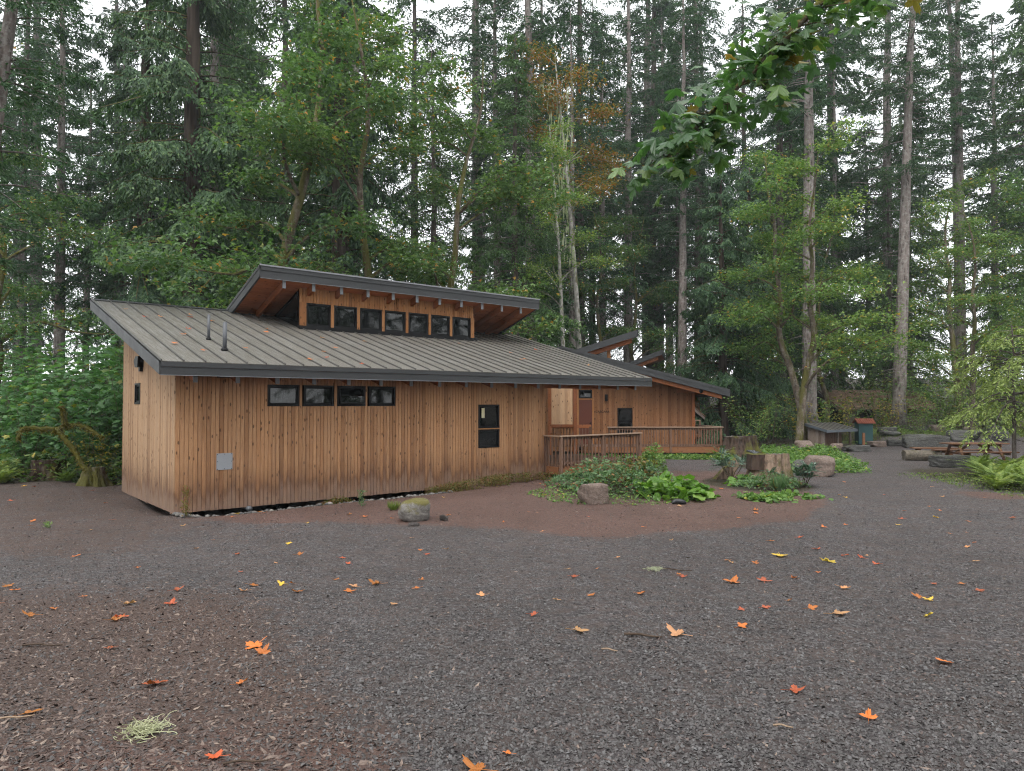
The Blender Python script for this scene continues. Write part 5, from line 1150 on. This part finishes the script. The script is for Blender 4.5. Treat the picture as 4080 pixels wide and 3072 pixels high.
lowplant('boardwalk_cover', 'bright green low plants in front of the boardwalk', None, patch(13, 4200, area(2.6, 9.1, 28.9, 30.2, .2), .11, .16), m_cover, 'stuff')
lowplant('bed_cover', 'light green low plants behind the split boulder', None, patch(14, 7000, lambda r, n: (lambda x, y: (x, y, r.random(len(x)) ** 1.5))(*(lambda t, u: (8.3 + 3.4 * t + 3.6 * u, 23.2 + 11.0 * u))(r.random(n), r.random(n))), .11, .34), m_cover, 'stuff')
lowplant('terrace_grass', 'yellow-green grass on the terrace above the stone wall', None, patch(15, 14000, area(18.6, 36, 38.4, 46, .12), .1, .20, grassy=True), m_grass, 'stuff')
lowplant('terrace_plants', 'low leafy plants along the terrace stones', None, patch(16, 3800, area(17.0, 36, 37.5, 47.5, .5), .10, .38), m_cover, 'stuff')
lowplant('path_edge_grass', 'thin grass and small leaves at the right edge of the gravel', None, patch(17, 2600, lambda r, n: (12.1 + 2.4 * r.random(n) ** .7, 15.2 + 7.8 * r.random(n), r.random(n) ** 2), .06, .10), m_grass, 'stuff')
lowplant('thicket_floor', 'shaded leafy undergrowth on the forest floor at left', None, patch(18, 16000, lambda r, n: (lambda x, y: (x, y, r.random(n) ** 1.3))(r.uniform(-30, -10.4, n), 19.9 + 16 * r.random(n) ** 1.7), .15, .75), m_under, 'stuff')
lowplant('wood_floor', 'shaded leafy undergrowth on the forest floor behind the buildings', None, patch(19, 22000, lambda r, n: (lambda x, y: (x, y, r.random(n) ** 1.3))(r.uniform(-30, 50, n), 46 + 30 * r.random(n) ** 1.2), .24, 2.2), m_under, 'stuff')
fm = [frond_plant(s, 22, 1.0, 30, .13) .mesh('fern', m_fern) for s in (1, 2, 3)]
rng = np.random.default_rng(44)
spots = [(12.9, 19.0, .8), (13.6, 18.6, 1.0), (14.4, 18.5, 1.1), (13.5, 19.8, 1.05), (14.3, 19.9, 1.15), (15.1, 19.6, 1.1), (14.2, 21.0, 1.1), (15.0, 21.2, 1.2), (16.0, 21.0, 1.2), (14.9, 22.6, 1.1), (15.9, 22.6, 1.2), (16.9, 22.3, 1.2), (15.8, 24.0, 1.0), (15.6, 18.3, 1.1), (16.6, 19.6, 1.2), (17.4, 21.0, 1.2)]; rk = ranked(spots)
for q, (x, y, s) in enumerate(spots):
    tag(link('fern', fm[q % 3], None, onground(x, y), (0, 0, q * 1.9), s), 'arching green fern, %s from the left on the right-hand bank' % rk[q], 'fern', 'ferns on the right bank')
spots = [(-14.6, 19.6, 1.0), (-13.9, 19.5, .8), (-15.3, 19.8, 1.1), (-16.1, 20.0, 1.0), (-12.4, 19.9, .6), (-15.0, 20.7, 1.0)]; rk = ranked(spots)
for q, (x, y, s) in enumerate(spots):
    tag(link('fern', fm[q % 3], None, onground(x, y), (0, 0, q * 2.3), s), 'fern at the left forest edge, %s from the left picture side' % rk[q], 'fern', 'ferns at the left forest edge')
for q, (x, y, s, lab) in enumerate([(8.6, 29.6, .7, 'yellow-green fern beside the wide old stump'), (22.2, 41.6, .8, 'bright fern at the foot of the leaning fir'), (15.2, 35.2, .55, 'small yellowed fern in front of the low bin')]):
    tag(link('fern', fm[q % 3], None, onground(x, y), (0, 0, q * 2.3), s), lab, 'fern')

# ------------------------------------------------------------------ gravel stones, bark chips, cobbles
OCT = np.array([(1, 0, 0), (0, 1, 0), (-1, 0, 0), (0, -1, 0), (.1, .1, 1), (-.1, 0, -1)]); OCF = np.array([(0, 1, 4), (1, 2, 4), (2, 3, 4), (3, 0, 4), (1, 0, 5), (2, 1, 5), (3, 2, 5), (0, 3, 5)])
def stones(seed, x, y, sx, sy, sz, lift=.35):
    r = np.random.default_rng(seed); n = len(x); a = r.random(n) * 2 * PI; v = OCT[None] * (1 + .45 * r.normal(size=(n, 6, 1)).clip(-1, 1)) * np.stack([sx, sy, sz], -1)[:, None, :]
    t = .35 * r.normal(size=(n, 2)); v[:, :, 2] += v[:, :, 0] * t[:, :1] + v[:, :, 1] * t[:, 1:]
    c, s = np.cos(a)[:, None], np.sin(a)[:, None]; X = v[:, :, 0] * c - v[:, :, 1] * s; Y = v[:, :, 0] * s + v[:, :, 1] * c
    P = np.stack([X + x[:, None], Y + y[:, None], v[:, :, 2] + (gz(x, y) + sz * lift)[:, None]], -1)
    return MB().add(P.reshape(-1, 3), (OCF[None] + (np.arange(n) * 6)[:, None, None]).reshape(-1, 3))
def nearpts(seed, n, y0, y1):
    r = np.random.default_rng(seed); y = 1 / (1 / y0 + r.random(n) * (1 / y1 - 1 / y0)); y = y0 + (y1 - y0) * ((y - y0) / (y1 - y0)) ** .8; x = r.uniform(-1, 1, n) * (.78 * y + 1.0); return x, y, r
x, y, r = nearpts(1, 120000, 2.2, 17); zr_, zc_, zs_ = zones(x, y)
keepm = (r.random(len(x)) > np.maximum(zc_ * .85, np.maximum(zr_ * .9, zs_ * .95))) & (vnoise(x * 1.4, y * 1.4, 21) + .25 * vnoise(x * 4, y * 4, 22) > .22 + .5 * r.random(len(x)) ** 2 * .8)
lx, ly = loc1(x, y); keepm &= ~((lx > -.1) & (ly > -.5))
x, y = x[keepm], y[keepm]; s = .0046 + .0070 * r.random(len(x)) ** 2 + .00028 * y
tag(stones(2, x, y, s * 1.2, s * .9, s * .75).build('gravel', m_stone), 'dark crushed gravel spread over the forecourt', None, None, 'stuff')
x, y, r = nearpts(3, 80000, 2.2, 22); zr_, zc_, zs_ = zones(x, y)
keepm = r.random(len(x)) < np.maximum(.06, np.maximum(zc_, zr_ * .8)) * (1 - zs_); lx, ly = loc1(x, y); keepm &= ~((lx > -.1) & (ly > -.5))
x, y = x[keepm], y[keepm]; s = .005 + .008 * r.random(len(x)) ** 2.2 + .00025 * y
tag(stones(4, x, y, s * 2.3, s * .75, s * .28, .6).build('bark_mulch', m_chip), 'brown bark chips and needles on the forecourt', None, None, 'stuff')
r = np.random.default_rng(6); n = 1500; lx = r.uniform(-.1, 6.6, n); ly = -.18 - .55 * r.random(n) - .2 * r.random(n) ** 2; x, y = B1[0] + lx * _c - ly * _s, B1[1] + lx * _s + ly * _c; s = .022 + .038 * r.random(n) ** 1.6
cobv = ICO_V  # rounded cobbles
def cobbles():
    bm2 = bmesh.new(); bmesh.ops.create_icosphere(bm2, subdivisions=1, radius=1); v = np.array([q.co[:] for q in bm2.verts]); f = np.array([[w.index for w in q.verts] for q in bm2.faces]); bm2.free()
    a = r.random(n) * 2 * PI; c_, s_ = np.cos(a)[:, None], np.sin(a)[:, None]; vv = v[None] * np.stack([s * 1.3, s, s * .75], -1)[:, None, :]
    P = np.stack([vv[:, :, 0] * c_ - vv[:, :, 1] * s_ + x[:, None], vv[:, :, 0] * s_ + vv[:, :, 1] * c_ + y[:, None], vv[:, :, 2] + (gz(x, y) + s * .6)[:, None]], -1)
    return MB().add(P.reshape(-1, 3), (f[None] + (np.arange(n) * len(v))[:, None, None]).reshape(-1, 3))
tag(cobbles().build('river_cobbles', m_cobble, None, True), 'strip of rounded river cobbles below the front wall of the cabin', None, None, 'stuff')

# ------------------------------------------------------------------ fallen leaves, twigs, lichen tuft
def leafmesh(seed, curl):
    r = np.random.default_rng(seed); pts = [(0, -.05)]
    lobes = [(-148, .55), (-80, .95), (0, 1.08), (80, .95), (148, .55)]; out = []
    for i, (a, l) in enumerate(lobes):
        l *= r.uniform(.85, 1.12); a += r.normal() * 6
        for da, f in ((-27, .60), (-15, .86), (-9, .78), (0, 1.0), (8, .80), (16, .84), (27, .58)):
            out.append((a + da, l * f))
        if i < 4: out.append(((a + lobes[i + 1][0]) / 2, .40))
    v = [(0, 0, 0)] + [(math.sin(R(a)) * l * .5, math.cos(R(a)) * l * .5, 0) for a, l in out]; v = np.array(v); n = len(v) - 1
    ax = r.random() * PI; u = v[:, 0] * math.cos(ax) + v[:, 1] * math.sin(ax); rr = np.hypot(v[:, 0], v[:, 1])
    v[:, 2] = curl * (u * u * 2.2 + .35 * rr * np.abs(np.sin(3 * np.arctan2(v[:, 1], v[:, 0]) + 1)) * .8 + .04 * r.normal(size=len(v))) + .02
    mb = MB().add(v, [(0, 1 + i, 1 + (i + 1) % n) for i in range(n)]); mb.tube([(0, -.0, .02), (.03, -.3, .03), (.06, -.62, .05)], .012, 3, cap=False)
    return mb
LM = {(c, s): leafmesh(s, .14 + .13 * s).mesh('fallen_leaf', m_orange[c]) for c in range(4) for s in range(4)}
rl_ = np.random.default_rng(12); words = ['orange', 'rust-red', 'yellow', 'tan']
def leaf(x, y, size, c, s, label, group=None, z=None, rot=None):
    o = link('fallen_leaf', LM[(c, s)], None, (x, y, float(gz(x, y)) + .012 if z is None else z), rot or (rl_.normal() * .12, rl_.normal() * .12, rl_.random() * 6.3), size); return tag(o, label, 'leaf', group)
for (x, y, sz, c, s, lab) in [
        (-.16, 3.33, .17, 0, 2, 'largest orange maple leaf at the bottom centre of the gravel'), (-.02, 3.50, .07, 0, 1, 'small orange leaf just right of the largest orange leaf'),
        (-2.72, 4.05, .14, 0, 0, 'bright orange leaf on the bark chips near the pale lichen tuft'), (-2.28, 4.58, .18, 1, 2, 'curled red-orange leaf with a green tip left of centre'), (-1.98, 5.55, .21, 0, 1, 'pale orange leaf of a touching pair left of centre'),
        (-1.86, 5.35, .17, 0, 3, 'smaller leaf of a touching orange pair left of centre'), (-2.95, 3.75, .17, 2, 2, 'bright yellow leaf on the bark chips at lower left'), (-3.45, 3.85, .19, 3, 0, 'tan orange leaf at the left on the bark chips'),
        (-2.35, 3.02, .16, 0, 0, 'orange leaf cut by the bottom picture edge at left'), (-1.42, 3.45, .13, 1, 1, 'pointed red-orange leaf right of the lichen tuft'), (-1.72, 4.55, .11, 0, 3, 'small orange leaf right of the curled red-orange leaf'),
        (.55, 5.95, .20, 3, 1, 'large tan-orange leaf in the middle of the gravel'), (1.35, 5.85, .22, 3, 2, 'broad pale orange leaf right of a dark stick'), (3.05, 5.05, .17, 0, 0, 'orange leaf with raised lobe at the right of the gravel'),
        (1.98, 4.0, .12, 0, 3, 'folded orange leaf low on the right'), (3.0, 6.6, .22, 3, 1, 'long pale orange leaf right of the centre line'), (2.55, 8.3, .25, 0, 2, 'large curled orange leaf of the pair on the right gravel'), (2.95, 8.4, .22, 1, 1, 'rust leaf with yellow rim right of the large curled leaf'),
        (1.95, 6.1, .13, 0, 1, 'orange leaf with narrow lobes on the right gravel'), (4.35, 5.9, .2, 0, 2, 'salmon leaf cut by the right picture edge'), (3.9, 10.4, .30, 2, 0, 'large yellow-green leaf on the far right gravel'), (4.35, 9.9, .26, 2, 3, 'yellow leaf beside the large yellow-green leaf'),
        (-3.6, 7.7, .16, 1, 2, 'dark rust leaf on the left gravel'), (-2.9, 8.0, .15, 0, 1, 'upright orange leaf on the left gravel'), (-1.55, 8.2, .22, 0, 3, 'broad orange leaf left of the centre gravel'), (-1.75, 7.7, .18, 0, 0, 'orange leaf just below the broad orange leaf'),
        (-3.05, 5.45, .13, 1, 0, 'dark orange leaf on the left bark chips'), (1.75, 4.45, .14, 1, 2, 'rust leaf with pale stem low in the right centre')]:
    leaf(x, y, sz * .95, c, s, lab)
k = 0
while k < 150:
    y = float(rl_.uniform(6.2, 21)); x = float(rl_.uniform(-.74, .76) * y); lx, ly = loc1(x, y)
    if lx > -.2 and ly > -.9 and lx < 15: continue
    c = int(rl_.choice([0, 0, 0, 1, 1, 2, 3, 3])); red_, chip_, soil_ = (float(q) for q in zones(np.array(x), np.array(y)))
    if soil_ > .5 and rl_.random() < .6: continue
    where = 'on the reddish soil before the cabins' if red_ > .5 else ('on the gravel left of the cabin' if x < -5 else 'on the gravel path at right' if x > 5 else 'on the open gravel')
    leaf(x, y, float(rl_.uniform(.07, .16)), c, int(rl_.integers(0, 4)), 'small %s fallen leaf %s' % (words[c], where), '%s leaves %s' % (words[c], where)); k += 1
Mc = Matrix.Translation(B1) @ Matrix.Rotation(B1A, 4, 'Z'); rq = Matrix.Rotation(math.atan(SL), 4, 'X')
for q in range(26):
    lx = float(rl_.uniform(-.2, 6) if q < 20 else rl_.uniform(6, 14)); ly = float(rl_.uniform(-.6, 5.8 if lx < 3 else 3.6)); p = Mc @ Vector((lx, ly, zt(ly) + .03)); e = (Matrix.Rotation(B1A, 4, 'Z') @ rq @ Matrix.Rotation(q * 1.1, 4, 'Z')).to_euler()
    leaf(p.x, p.y, float(rl_.uniform(.12, .2)), (0, 0, 3, 1)[q % 4], q % 4, 'small %s maple leaf lying on the metal roof' % words[(0, 0, 3, 1)[q % 4]], '%s leaves on the cabin roof' % words[(0, 0, 3, 1)[q % 4]], p.z, tuple(e))
m_twig = simple('dead_twig', (.07, .05, .038), .9, .1, .4, 20); m_twl = simple('pale_twig', (.28, .2, .14), .9, .1, .3, 20)
for (x, y, l, a, r0, m, lab) in [(1.05, 5.75, .30, -.25, .012, m_twig, 'dark stick lying on the gravel left of the broad pale leaf'), (-2.1, 3.12, .26, .02, .009, m_twig, 'reddish-brown stick on the bark chips at the bottom left'), (-1.25, 3.38, .20, .15, .006, m_twig, 'grey splinter of wood low left of centre'), (2.05, 9.2, .5, -.3, .008, m_twig, 'thin curved twig on the right gravel'), (-2.75, 3.95, .22, .35, .006, m_twl, 'pale thin stick beside the bright orange leaf'), (-3.6, 5.5, .3, .0, .008, m_twig, 'dark thin stick on the left bark chips'), (.72, 5.3, .12, -.4, .007, m_twl, 'short pale stick in the middle of the gravel'), (1.45, 3.85, .10, -.3, .006, m_twl, 'short pale stick low on the right')]:
    z = float(gz(x, y)) + .015; p = spline([(-l / 2, 0, 0), (-l * .1, .02 * l, .008), (l * .2, -.04 * l, .004), (l / 2, .03 * l, .0)], 9)
    tag(MB().tube(p, np.linspace(r0, r0 * .6, 9), 6).build('twig', m, None, True, (x, y, z), (0, 0, a)), lab, 'twig')
def tuft(label, x, y, sx, sy, n, a):
    r = np.random.default_rng(n); mb = MB()
    for k in range(n):
        c = r.normal(size=2) * [sx * .38, sy * .38]; d = r.normal(size=(4, 3)) * [.03, .03, .008]; p = np.cumsum(d, 0); p[:, :2] += c; p[:, 2] = np.abs(p[:, 2]) + .008 + .012 * r.random(); mb.tube(spline(p, 7), .0016, 3, cap=False)
    tag(mb.build('lichen_tuft', m_lichen, None, False, onground(x, y, .004), (0, 0, a)), label, 'lichen')
tuft('pale green lichen tuft lying on the bark chips at lower left', -1.92, 3.78, .055, .03, 150, .5); tuft('small pale lichen scrap at far left of the gravel', -4.0, 5.0, .14, .05, 70, .1); tuft('tiny lichen scrap on the right centre gravel', 1.85, 9.2, .12, .06, 60, .2)
rock('pale_stone', 'pale flat stone half buried at the bottom left of centre', (-1.02, 3.10), (.10, .07, .05), 91, m_rockbrown, .3, sink=.4)

# ------------------------------------------------------------------ damp air under the trees
hz = MB().box(-170, 170, -70, 175, -4, 78).build('haze', None)
hm = bpy.data.materials.new('damp_forest_air'); hm.use_nodes = True; hm.node_tree.nodes.clear()
vo = hm.node_tree.nodes.new('ShaderNodeVolumePrincipled'); vo.inputs['Color'].default_value = (.86, .93, 1, 1); vo.inputs['Density'].default_value = .0005; vo.inputs['Anisotropy'].default_value = .2
mo = hm.node_tree.nodes.new('ShaderNodeOutputMaterial'); hm.node_tree.links.new(vo.outputs[0], mo.inputs['Volume'])
hz.data.materials.clear(); hz.data.materials.append(hm); hz['kind'] = 'stuff'; hz['label'] = 'thin damp haze hanging between the trees'
